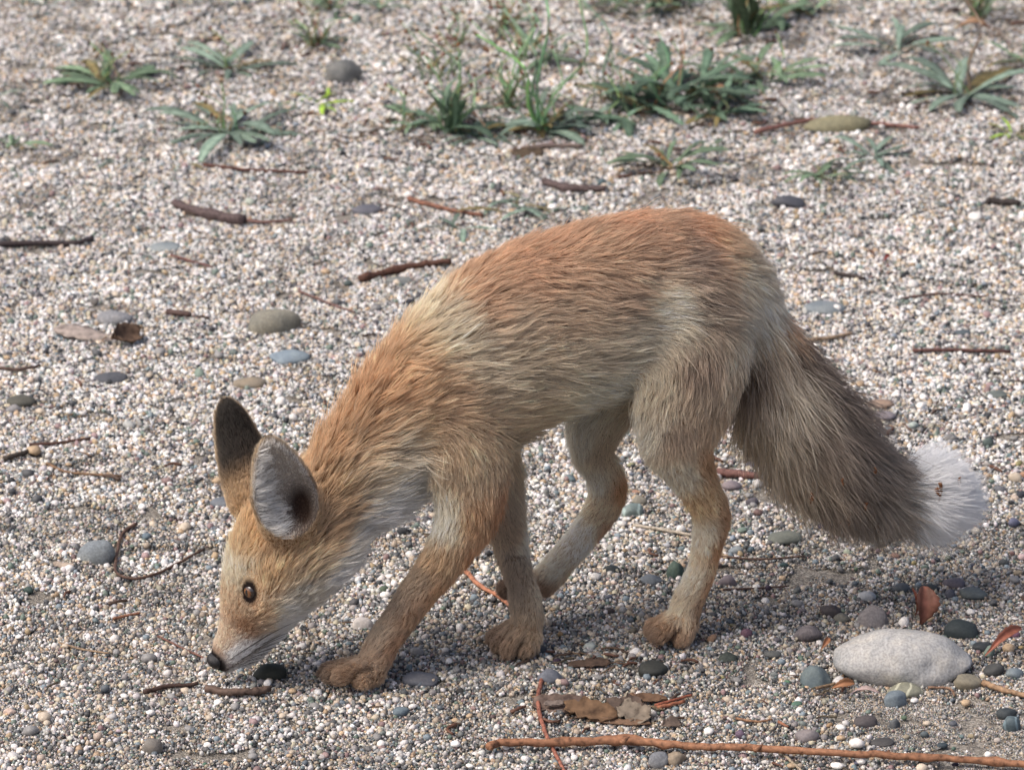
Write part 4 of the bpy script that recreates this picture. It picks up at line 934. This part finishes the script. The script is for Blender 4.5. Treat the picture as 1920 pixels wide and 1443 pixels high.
slab('bark_chip', 1105, 1250, 80, 20, (110,84,66), 'dark bark scrap in the scuffed hollow between the forefeet and hind foot', .1, (.3, 0), .002, 7, .5)
slab('bark_chip', 1258, 1352, 40, 24, (140,116,98), 'small torn bark scrap beyond the end of the litter', .6, (.5, .1), .0015, 8, .4)
slab('wood_chip', 160, 630, 122, 44, (198,178,164), 'split grey wood chip lying flat on pale gravel', -.28, (.15, .06), .004, 9, .05, 'wood')
slab('bark_chip', 236, 637, 58, 40, (128,98,74), 'crumpled brown bark scrap at the end of the split wood chip', .5, (.6, .1), .003, 10, .9, z0=.006)
slab('wood_chip', 120, 1057, 40, 16, (206,182,158), 'small pale wood splinter beside the blue-grey fist-shaped stone', -.2, (.2, .05), .003, 11, .05, 'wood')
slab('bark_chip', 1040, 1315, 40, 14, (150,130,118), 'thin grey bark sliver at the head of the litter', .1, (.2, .0), .002, 12, .3, z0=.008)
slab('bark_chip', 990, 288, 60, 24, (104, 84, 60), 'dark mossy bark scrap at the foot of the tall-stemmed weed', 0, (.3, 0), .004, 13, .3)

def leaf_mat(name, back):
    m, t, b = new_mat(name); oi = node(t, 'ShaderNodeObjectInfo'); geo = node(t, 'ShaderNodeNewGeometry'); tc = node(t, 'ShaderNodeTexCoord')
    n1 = node(t, 'ShaderNodeTexNoise'); n1.inputs['Scale'].default_value = 120; n1.inputs['Detail'].default_value = 4; t.links.new(geo.outputs['Position'], n1.inputs['Vector'])
    r1 = ramp(t, [(.3, (.66, .68, .64)), (.72, (1.25, 1.22, 1.2))]); t.links.new(n1.outputs['Fac'], r1.inputs[0])
    an = node(t, 'ShaderNodeAttribute', attribute_name='col')
    mm = node(t, 'ShaderNodeMix', data_type='RGBA', blend_type='MULTIPLY'); mm.inputs[0].default_value = 1; t.links.new(oi.outputs['Color'], mm.inputs[6]); t.links.new(r1.outputs[0], mm.inputs[7])
    m2 = node(t, 'ShaderNodeMix', data_type='RGBA', blend_type='MULTIPLY'); m2.inputs[0].default_value = 1; t.links.new(mm.outputs[2], m2.inputs[6]); t.links.new(an.outputs['Color'], m2.inputs[7])
    t.links.new(m2.outputs[2], b.inputs['Base Color']); b.inputs['Roughness'].default_value = .55; b.inputs['Specular IOR Level'].default_value = .35
    tr = node(t, 'ShaderNodeBsdfTranslucent'); t.links.new(m2.outputs[2], tr.inputs[0]); mx = node(t, 'ShaderNodeMixShader'); mx.inputs[0].default_value = back
    t.links.new(b.outputs[0], mx.inputs[1]); t.links.new(tr.outputs[0], mx.inputs[2]); t.links.new(mx.outputs[0], t.nodes['Material Output'].inputs[0]); return m
M_LEAF = leaf_mat('weed_leaf', .28); M_DRY = leaf_mat('dry_leaf', .2)
def leaf_mesh(name, seed, width=.11, teeth=0, arch=.25, n_=13, curl=.25, fold=.35):
    """a blade one unit long along +X, arching up then down, with a raised rim either side of the midrib"""
    r_ = np.random.default_rng(seed); V_, C_ = [], []
    for i in range(n_):
        t_ = i / (n_ - 1); w_ = width * (math.sin(math.pi * min(1, t_ * .92 + .04)) ** .8) * (.35 + .75 * t_)
        if teeth: w_ *= 1 + .38 * teeth * (1 if i % 2 else -.7) * (t_ < .92)
        x_ = t_; z_ = arch * math.sin(t_ * math.pi * .85) + r_.normal() * .006; sw = .05 * math.sin(3 * t_ + seed)
        for k_, c_ in ((-1, .95), (-.5, 1), (0, 1.45), (.5, 1), (1, .95)):
            V_.append((x_, sw + k_ * w_, z_ + abs(k_) * fold * w_ - curl * w_ * (abs(k_) == 1))); C_.append((c_ * (1 if c_ < 1.2 else 1.05), c_, c_ * (1 if c_ < 1.2 else 1.0)))
    top = len(V_); th = .006
    V_ = V_ + [(x_, y_, z_ - th) for (x_, y_, z_) in V_]; C_ = C_ + C_; F_ = []
    for i in range(n_ - 1):
        for k_ in range(4):
            a = i * 5 + k_; F_.append((a, a + 5, a + 6, a + 1)); F_.append((top + a, top + a + 1, top + a + 6, top + a + 5))
        a = i * 5; F_.append((a, top + a, top + a + 5, a + 5)); a += 4; F_.append((a, a + 5, top + a + 5, top + a))
    F_.append((0, 1, 2, 3, 4, top + 4, top + 3, top + 2, top + 1, top)); e_ = (n_ - 1) * 5; F_.append((e_ + 4, e_ + 3, e_ + 2, e_ + 1, e_, top + e_, top + e_ + 1, top + e_ + 2, top + e_ + 3, top + e_ + 4))
    me_ = mesh_np(name, V_, F_); set_col(me_, np.array(C_)); return me_
def dry_leaf(px, py, lpx, rgb, label, rot, seed, width=.2, z0=.004):
    me_ = leaf_mesh('dry_leaf', seed, width, .25, .2, 13, -.3, .7); me_.materials.append(M_DRY); o = bpy.data.objects.new('dry_leaf', me_); COL.objects.link(o)
    s_ = lpx * mpp(px, py); p = on_plane(px, py, z0); o.location = (p[0], p[1], float(gh(p[0], p[1])) + z0); o.scale = (s_,) * 3; o.rotation_euler = rot; o.color = (*tone(rgb, .72, .8), 1); return tag(o, label, 'leaf')
dry_leaf(1724, 1164, 72, (160,100,78), 'upright curled red-brown dead leaf standing behind the big cobble', (.5, -1.15, R(70)), 4, .40)
dry_leaf(1714, 1150, 56, (170,88,58), 'narrow rust-red dead leaf standing beside the upright curled one', (.3, -1.3, R(110)), 5, .10)
dry_leaf(1846, 1224, 96, (186,106,76), 'long orange-red dead leaf beyond the folded end of the big cobble', (.6, -.25, R(38)), 6, .13)
dry_leaf(1560, 1284, 44, (178,120,72), 'small crumpled tan dead leaf under the blunt end of the big cobble', (.8, -.2, R(10)), 7, .25)
dry_leaf(1596, 1292, 52, (196,170,166), 'pinkish papery leaf scrap under the front of the big cobble', (.3, -.1, R(-14)), 8, .14)
dry_leaf(1540, 1212, 30, (196,130,80), 'small orange dead leaf scrap between the mauve pebble and the big cobble', (.5, -.5, R(60)), 9, .25)
dry_leaf(1790, 50, 60, (196,150,110), 'tan dead leaf lying by the brownish weed tuft at the back', (.3, -.1, R(-10)), 10, .2)
dry_leaf(1655, 486, 18, (150,50,34), 'tiny dark red leaf scrap on open gravel behind the tail', (.4, -.2, R(30)), 11, .3)
dry_leaf(1330, 196, 40, (190,140,90), 'tan dead leaf under the dense dark weed clump', (.3, -.2, R(-20)), 12, .2)

# ------------------------------------------------------------------ weeds
LEAFS = [leaf_mesh('leaf', 20 + i, w_, te, ar) for i, (w_, te, ar) in enumerate(((.085, 0, .22), (.075, .6, .18), (.10, .5, .25), (.06, .8, .15), (.11, 0, .30), (.045, 0, .35)))]
for l_ in LEAFS: l_.materials.append(M_LEAF)
m_stem, t, b = new_mat('weed_stem'); oi = node(t, 'ShaderNodeObjectInfo'); t.links.new(oi.outputs['Color'], b.inputs['Base Color']); b.inputs['Roughness'].default_value = .6
STEMM = []
for i in range(4):
    r_ = np.random.default_rng(60 + i); P = crv([(0, 0, 0), (.02 * r_.normal(), .02 * r_.normal(), .3), (.06 * r_.normal(), .05 * r_.normal(), .65), (.10 * r_.normal(), .08 * r_.normal(), 1.0)], 3); me_ = tube('stem', P, np.linspace(.0125, .006, len(P)), 6, .05, i); me_.materials.append(m_stem); STEMM.append((me_, P[-1]))
HEADM = mesh_np('seed_head', lump(1, 5, .2, .6, 2)[0], lump(1, 5, .2, .6, 2)[1]); HEADM.materials.append(M_DRY); set_col(HEADM, np.ones((len(HEADM.vertices), 3)))
r3 = random.Random(9)
GREENS = {'mid': (112,134,108), 'dark': (100,124,104), 'blue': (124,144,130), 'lime': (150,180,70), 'brown': (120,110,74)}
def weed(px, py, spread, nl, label, name='weed', up=.15, stems=(), kind=(0, 1, 2), tone='mid', brown=.12, radius_j=.25, heads=True):
    g_ = ground(px, py); s_ = mpp(px, py); root_ = empty(name, (g_[0], g_[1], float(gh(*g_)) - .001)); tag(root_, label, 'weed' if name != 'grass_tuft' else 'grass', 'weeds on the gravel')
    a0 = r3.random() * 6.28
    for i in range(int(nl * 1.7)):
        o = bpy.data.objects.new('leaf', LEAFS[r3.choice(kind)]); COL.objects.link(o); o.parent = root_
        L_ = spread * s_ * r3.uniform(.75, 1.35); az = a0 + i * 2.399 + r3.uniform(-.3, .3); el = up * r3.uniform(.0, 1.8) - .10
        o.location = (r3.uniform(-1, 1) * radius_j * spread * s_ * .5, r3.uniform(-1, 1) * radius_j * spread * s_ * .5, .002); o.scale = (L_, L_ * r3.uniform(.75, 1.25), L_ * r3.uniform(.35, .8)); o.rotation_euler = (r3.uniform(-.3, .3), -el, az)
        c = GREENS['brown'] if r3.random() < brown else GREENS[tone]; j_ = r3.uniform(.8, 1.18); o.color = (*(np.array(srgb(*[min(250, x_ * j_) for x_ in c]))), 1)
    stems = list(stems) + [(r3.uniform(.35, .8) * (stems[0][0] if stems else 60), r3.uniform(-.6, .6), r3.choice([0, 1, 2])) for _ in range(len(stems) + (1 if nl > 8 else 0))]
    for k_, (hpx, lean, hd) in enumerate(stems):
        me_, tip = STEMM[k_ % 4]; o = bpy.data.objects.new('stem', me_); COL.objects.link(o); o.parent = root_; H_ = hpx * s_ / math.cos(PITCH)
        fat = .0012 / (.0125 * H_) * (1.8 if hpx > 180 else 1)
        o.scale = (H_ * fat, H_ * fat, H_); o.rotation_euler = (r3.uniform(-.12, .12), lean, r3.uniform(-.4, .4)); o.location = (r3.uniform(-1, 1) * radius_j * spread * s_ * .5, r3.uniform(-1, 1) * radius_j * spread * s_ * .4, 0)
        o.color = (*np.array(srgb(*[x_ * r3.uniform(.9, 1.15) for x_ in ((118,146,104) if r3.random() < .75 else (150,126,92))])), 1)
        for q_ in range(hd):
            f_ = 1 - .16 * q_; h_ = bpy.data.objects.new('seed_head', HEADM); COL.objects.link(h_); h_.parent = o; h_.matrix_parent_inverse = o.matrix_basis.inverted()
            M_ = Matrix.Translation(o.location) @ o.rotation_euler.to_matrix().to_4x4(); tp = M_ @ Vector((tip[0] * H_ * fat * f_, tip[1] * H_ * fat * f_, H_ * f_)); h_.location = tp + Vector((r3.uniform(-1, 1), r3.uniform(-1, 1), 0)) * .002 * (q_ > 0)
            h_.scale = (.0021, .0019, .0046); h_.rotation_euler = (r3.uniform(-.4, .4), r3.uniform(-.4, .4), r3.random()); h_.color = (*srgb(r3.randint(110, 150), r3.randint(88, 108), r3.randint(64, 84)), 1)
S3 = lambda *a: a
weed(205,163,118,12,'spreading weed rosette with brown-tipped stems standing alone on the gravel',stems=((86,-.25,2),(74,.35,2),(60,-.1,1),(66,.15,2)),tone='mid')
weed(430,250,136,13,'weed rosette with long pale strap leaves above the thin rust-brown twig',stems=((100,-.3,3),(84,-.15,2),(96,.1,3)),tone='blue',kind=(0,1,3))
weed(432,126,112,11,'small thin-leaved weed patch behind the strap-leaved rosette',tone='blue',brown=.2,stems=((80,-.2,2),(60,.2,2)),kind=(3,1,5))
weed(592,84,64,10,'weedy tuft with several brown seed stems beside the lumpy grey rock',tone='mid',brown=.35,up=.5,stems=((100,-.1,3),(90,.05,3),(70,.3,2),(80,.2,2)),kind=(1,5))
weed(622,14,70,12,'low green grass tuft farthest back behind the lumpy grey rock','grass_tuft',up=.6,tone='mid',brown=.25,kind=(5,0))
weed(712,14,52,5,'single broad-leaved weed next to the far grass tuft',tone='mid',up=.3,kind=(4,))
weed(590,200,64,5,'lime-yellow sprig lying on the gravel below the lumpy grey rock',tone='lime',brown=0,kind=(1,3),up=.12,radius_j=.6)
weed(845,254,92,18,'bushy weed clump with upright leaves and brown-tipped stems',tone='dark',up=.75,stems=((150,-.22,2),(190,-.05,1),(170,.1,2),(120,.3,3),(100,-.35,2),(140,.18,2)),kind=(0,2,4,5))
weed(1020,252,96,13,'weed with one very tall green stem rising from broad pale leaves',tone='blue',up=.35,stems=((330,.01,1),(210,-.35,2),(150,-.25,2),(120,.3,2)),kind=(0,4,2))
weed(955,205,70,10,'thin straggly weed between the bushy clump and the tall-stemmed one',tone='mid',brown=.35,up=.5,stems=((180,-.3,3),(150,.1,3),(120,.25,2),(110,-.1,2)),kind=(5,3))
weed(1275,205,136,30,'dense dark weed clump, widest on the beach, with tangled toothed leaves',tone='dark',up=.32,stems=((150,.45,2),(130,-.2,2),(110,.2,2),(120,.6,1)),kind=(1,2,0,3),radius_j=.9)
weed(1340,235,86,12,'low leafy weed hugging the near edge of the dense dark clump',tone='dark',up=.3,kind=(1,2),radius_j=.6)
weed(1142,196,50,7,'slim weed with a tall kinked stem beside the dense dark clump',tone='mid',up=.3,stems=((200,-.12,1),(120,-.3,2)),kind=(3,5))
weed(945,62,72,10,'sparse brownish weed far behind the bushy clump',tone='mid',brown=.4,up=.5,stems=((80,.2,3),(70,-.2,3),(60,0,2)),kind=(1,5))
weed(862,92,52,7,'small brown-stemmed weed far behind the bushy clump, nearer the grass tuft',tone='mid',brown=.6,up=.6,stems=((80,-.1,3),(64,.2,3)),kind=(5,3))
weed(1400,62,120,14,'tall leafy weed at the back with a leaning pale stem',tone='mid',up=.55,stems=((140,-.25,1),(150,.5,1),(110,.1,2)),kind=(0,2,4))
weed(1240,14,90,16,'band of low green weeds farthest back behind the dense clump','grass_tuft',tone='mid',brown=.25,up=.3,kind=(5,1,0),radius_j=1.3)
weed(1130,10,70,10,'low weed beside the farthest band of green weeds',tone='mid',brown=.3,up=.4,kind=(1,5),radius_j=.9)
weed(1808,186,140,11,'big flat rosette with one tall straight stem and long toothed leaves',tone='blue',up=.12,stems=((210,-.05,1),),kind=(1,2,0))
weed(1690,92,112,8,'long-leaved weed sprawling beside the flat tall-stemmed rosette',tone='blue',up=.25,kind=(0,1))
weed(1835,34,80,14,'brownish grass tuft at the back near the tan dead leaf','grass_tuft',tone='mid',brown=.5,up=.7,kind=(5,3),stems=((70,.1,2),(60,-.2,2)))
weed(1920,120,70,8,'leafy weed at the far end of the flat tall-stemmed rosette',tone='mid',up=.3,kind=(1,2))
weed(1262,332,100,9,'glossy rosette on open gravel just behind the fox\'s hips',tone='mid',up=.22,kind=(0,2,4),brown=.05)
weed(1540,345,76,9,'small toothed weed seedling beside the dark slate wedge',tone='mid',up=.2,kind=(1,3,2),radius_j=.6)
weed(1640,308,82,8,'small pale rosette in front of the long olive stone',tone='blue',up=.2,kind=(1,0))
weed(1000,392,80,9,'low strip of toothed leaves pressed to the gravel behind the fox\'s back',tone='blue',up=.05,kind=(1,3),radius_j=1.2)
weed(858,428,78,4,'four-leaved weed seedling on pale gravel behind the fox\'s back',tone='blue',up=.12,kind=(0,),brown=0)
weed(20,268,64,7,'weed tuft at the gravel\'s edge nearest the spreading rosette',tone='mid',up=.2,kind=(0,2))
weed(-6,192,50,4,'single-leaved weed seedling at the edge behind the spreading rosette',tone='blue',up=.2,kind=(0,))
weed(1900,262,52,7,'small yellowing weed near the flat tall-stemmed rosette',tone='lime',brown=.4,up=.3,kind=(1,3))
weed(88,20,60,6,'sparse weed far behind the spreading rosette',tone='blue',up=.4,kind=(3,5),brown=.3)
weed(790,235,80,12,'low sprawling weed on the near side of the bushy upright clump',tone='mid',up=.15,kind=(1,3,0),stems=((70,-.3,2),(60,.3,2)),radius_j=.8)
weed(905,262,70,10,'flat pale-leaved weed between the bushy clump and the tall-stemmed one',tone='blue',up=.1,kind=(0,2,4),radius_j=.6)
weed(1085,238,80,10,'sprawling weed on the far flank of the tall-stemmed one',tone='blue',up=.12,kind=(1,2,3),radius_j=.8,stems=((110,.2,2),))
weed(1170,225,92,12,'low leafy weed linking the slim kinked-stem weed and the dense clump',tone='dark',up=.15,kind=(1,2,3),radius_j=.9,stems=((120,-.3,2),(80,.2,1)))
weed(1425,165,96,12,'leafy weed spreading from the far flank of the dense clump',tone='mid',up=.2,kind=(1,2,0),radius_j=.8,stems=((90,.3,1),))
weed(1010,120,84,12,'thin tangle of stems behind the tall-stemmed weed',tone='mid',up=.4,brown=.3,kind=(5,3),radius_j=1.0,stems=((130,-.3,3),(110,.2,3),(90,.4,2),(120,-.1,2)))
weed(820,150,70,9,'brown-stemmed weed directly behind the bushy clump',tone='mid',up=.45,brown=.35,kind=(5,1),radius_j=.8,stems=((110,-.2,3),(90,.15,3),(80,.35,2)))
weed(1490,28,90,10,'leafy weed at the back next to the leaning pale stem',tone='mid',up=.3,kind=(0,1,2),radius_j=.7)
weed(350,300,40,4,'little flat weed seedling near the strap-leaved rosette',tone='blue',up=.1,kind=(1,3),brown=.1)
weed(1330,290,30,4,'tiny weed seedling between the dense clump and the glossy rosette',tone='mid',up=.2,kind=(1,),brown=0)

# brown crumbs of dead stems and leaves gathered round the weeds
srcs3 = bpy.data.collections.new('litter_bits')
for i in range(10):
    r_ = np.random.default_rng(1200 + i); P = crv(np.array([(-1, 0, 0), (-.3, .15 * r_.normal(), .1), (.4, .2 * r_.normal(), .12), (1, .2 * r_.normal(), .0)]) * .0075, 3); me_ = tube('litter_bit', P, np.linspace(1, .6, len(P)) * r_.uniform(.0006, .0016), 5, .3, i)
    set_col(me_, np.repeat(np.array(srgb(*[(98,76,60),(78,62,52),(128,104,80),(100,70,56),(92,82,66)][i % 5]))[None], len(me_.vertices), 0)); me_.materials.append(m_gv); srcs3.objects.link(bpy.data.objects.new('litter_bit_%02d' % i, me_))
wl = [(205,163,90),(438,252,120),(432,126,100),(592,84,80),(845,254,130),(1020,252,120),(955,205,120),(1275,205,190),(1340,235,130),(945,62,120),(862,92,90),(1400,62,140),(1240,14,160),(1808,186,160),(1835,34,110),(1262,332,80),(700,250,90),(1120,1330,130),(1560,1290,40),(1120,1250,100)]
LP = []
for wx, wy, sp_ in wl:
    for _ in range(int(sp_ * .32)):
        LP.append(ground(wx + rng.normal() * sp_ * .55, wy + rng.normal() * sp_ * .16))
for _ in range(260): LP.append((rng.uniform(-.7, .7), rng.uniform(-.3, 2.2)))
LP = np.array(LP); LP3 = np.concatenate([LP, (gh(LP[:, 0], LP[:, 1]) + .0035)[:, None]], 1)
lt = scatter('plant_litter', LP3, rng.random(len(LP)) * 6.283, rng.uniform(.4, 1.3, len(LP)), rng.integers(0, 10, len(LP)), srcs3, None)
tag(lt, 'brown crumbs of dead stems strewn round the weeds', 'litter', kind='stuff')

# ------------------------------------------------------------------ plant scraps caught in the tail
m_bur, t, b = new_mat('dry_seed'); nz = node(t, 'ShaderNodeTexNoise'); nz.inputs['Scale'].default_value = 400; r1 = ramp(t, [(.3, srgb(70, 42, 26)), (.7, srgb(150, 100, 62))]); t.links.new(nz.outputs['Fac'], r1.inputs[0]); t.links.new(r1.outputs[0], b.inputs['Base Color']); b.inputs['Roughness'].default_value = .8
tail_rows = np.array([(q_[0], q_[1], q_[2]) for q_ in CH['tail']['n']])
BURS = [(1762,924,40,'large brown twiggy seed scrap caught in the white tail tip'),(1797,904,20,'small brown seed scrap at the very end of the white tail tip'),(1641,882,14,'brown seed scrap caught where grey tail meets white'),(1580,903,14,'brown seed scrap caught mid tail'),(1522,935,22,'dark brown seed scrap caught low on the thick of the tail'),(1624,949,16,'brown seed scrap caught below the middle of the tail'),(1592,974,24,'long brown seed scrap hanging near the tail\'s lower edge'),(1575,976,14,'small brown seed scrap beside the long hanging one'),(1647,990,20,'brown seed scrap caught at the lower edge near the white tip')]
for k_, (px, py, L_, lab) in enumerate(BURS):
    d_ = np.hypot(tail_rows[:, 0] - px, tail_rows[:, 1] - py); i = d_.argmin(); ww = -math.sqrt(max((tail_rows[i, 2] * .98) ** 2 - d_[i] ** 2, 14 ** 2)) * PXM * 1.06
    c0 = Wd(F(px, py, ww)); r_ = np.random.default_rng(700 + k_); s_ = L_ * PXM * .5
    me_parts = []; V_, F_ = [], []; off = 0
    spine_ = np.array([(0.25 * r_.normal(), .2 * r_.normal(), z_) for z_ in (1, .35, -.3, -1)]) * s_
    ch_ = [(crv(spine_, 3), .16 * s_ + .0003)]
    for _ in range(5):
        z_ = r_.uniform(-.8, .9); p0 = np.array([0, 0, z_ * s_]); d3 = r_.normal(size=3); d3[1] *= .5; d3 /= np.linalg.norm(d3); ch_.append((np.array([p0, p0 + d3 * s_ * .25, p0 + (d3 + [0, 0, .3]) * s_ * .5]), .13 * s_ + .0002))
    for P, r0 in ch_:
        me_ = tube('t', P, np.linspace(r0, r0 * .4, len(P)), 5, .3, k_); V_ += [np.array(v.co) for v in me_.vertices]; F_ += [tuple(np.array(p.vertices) + off) for p in me_.polygons]; off += len(me_.vertices); bpy.data.meshes.remove(me_)
    me_ = mesh_np('seed_scrap', V_, F_); me_.materials.append(m_bur); o = bpy.data.objects.new('seed_scrap', me_); COL.objects.link(o); o.location = c0; tag(o, lab, 'seed', 'seed scraps caught in the tail')
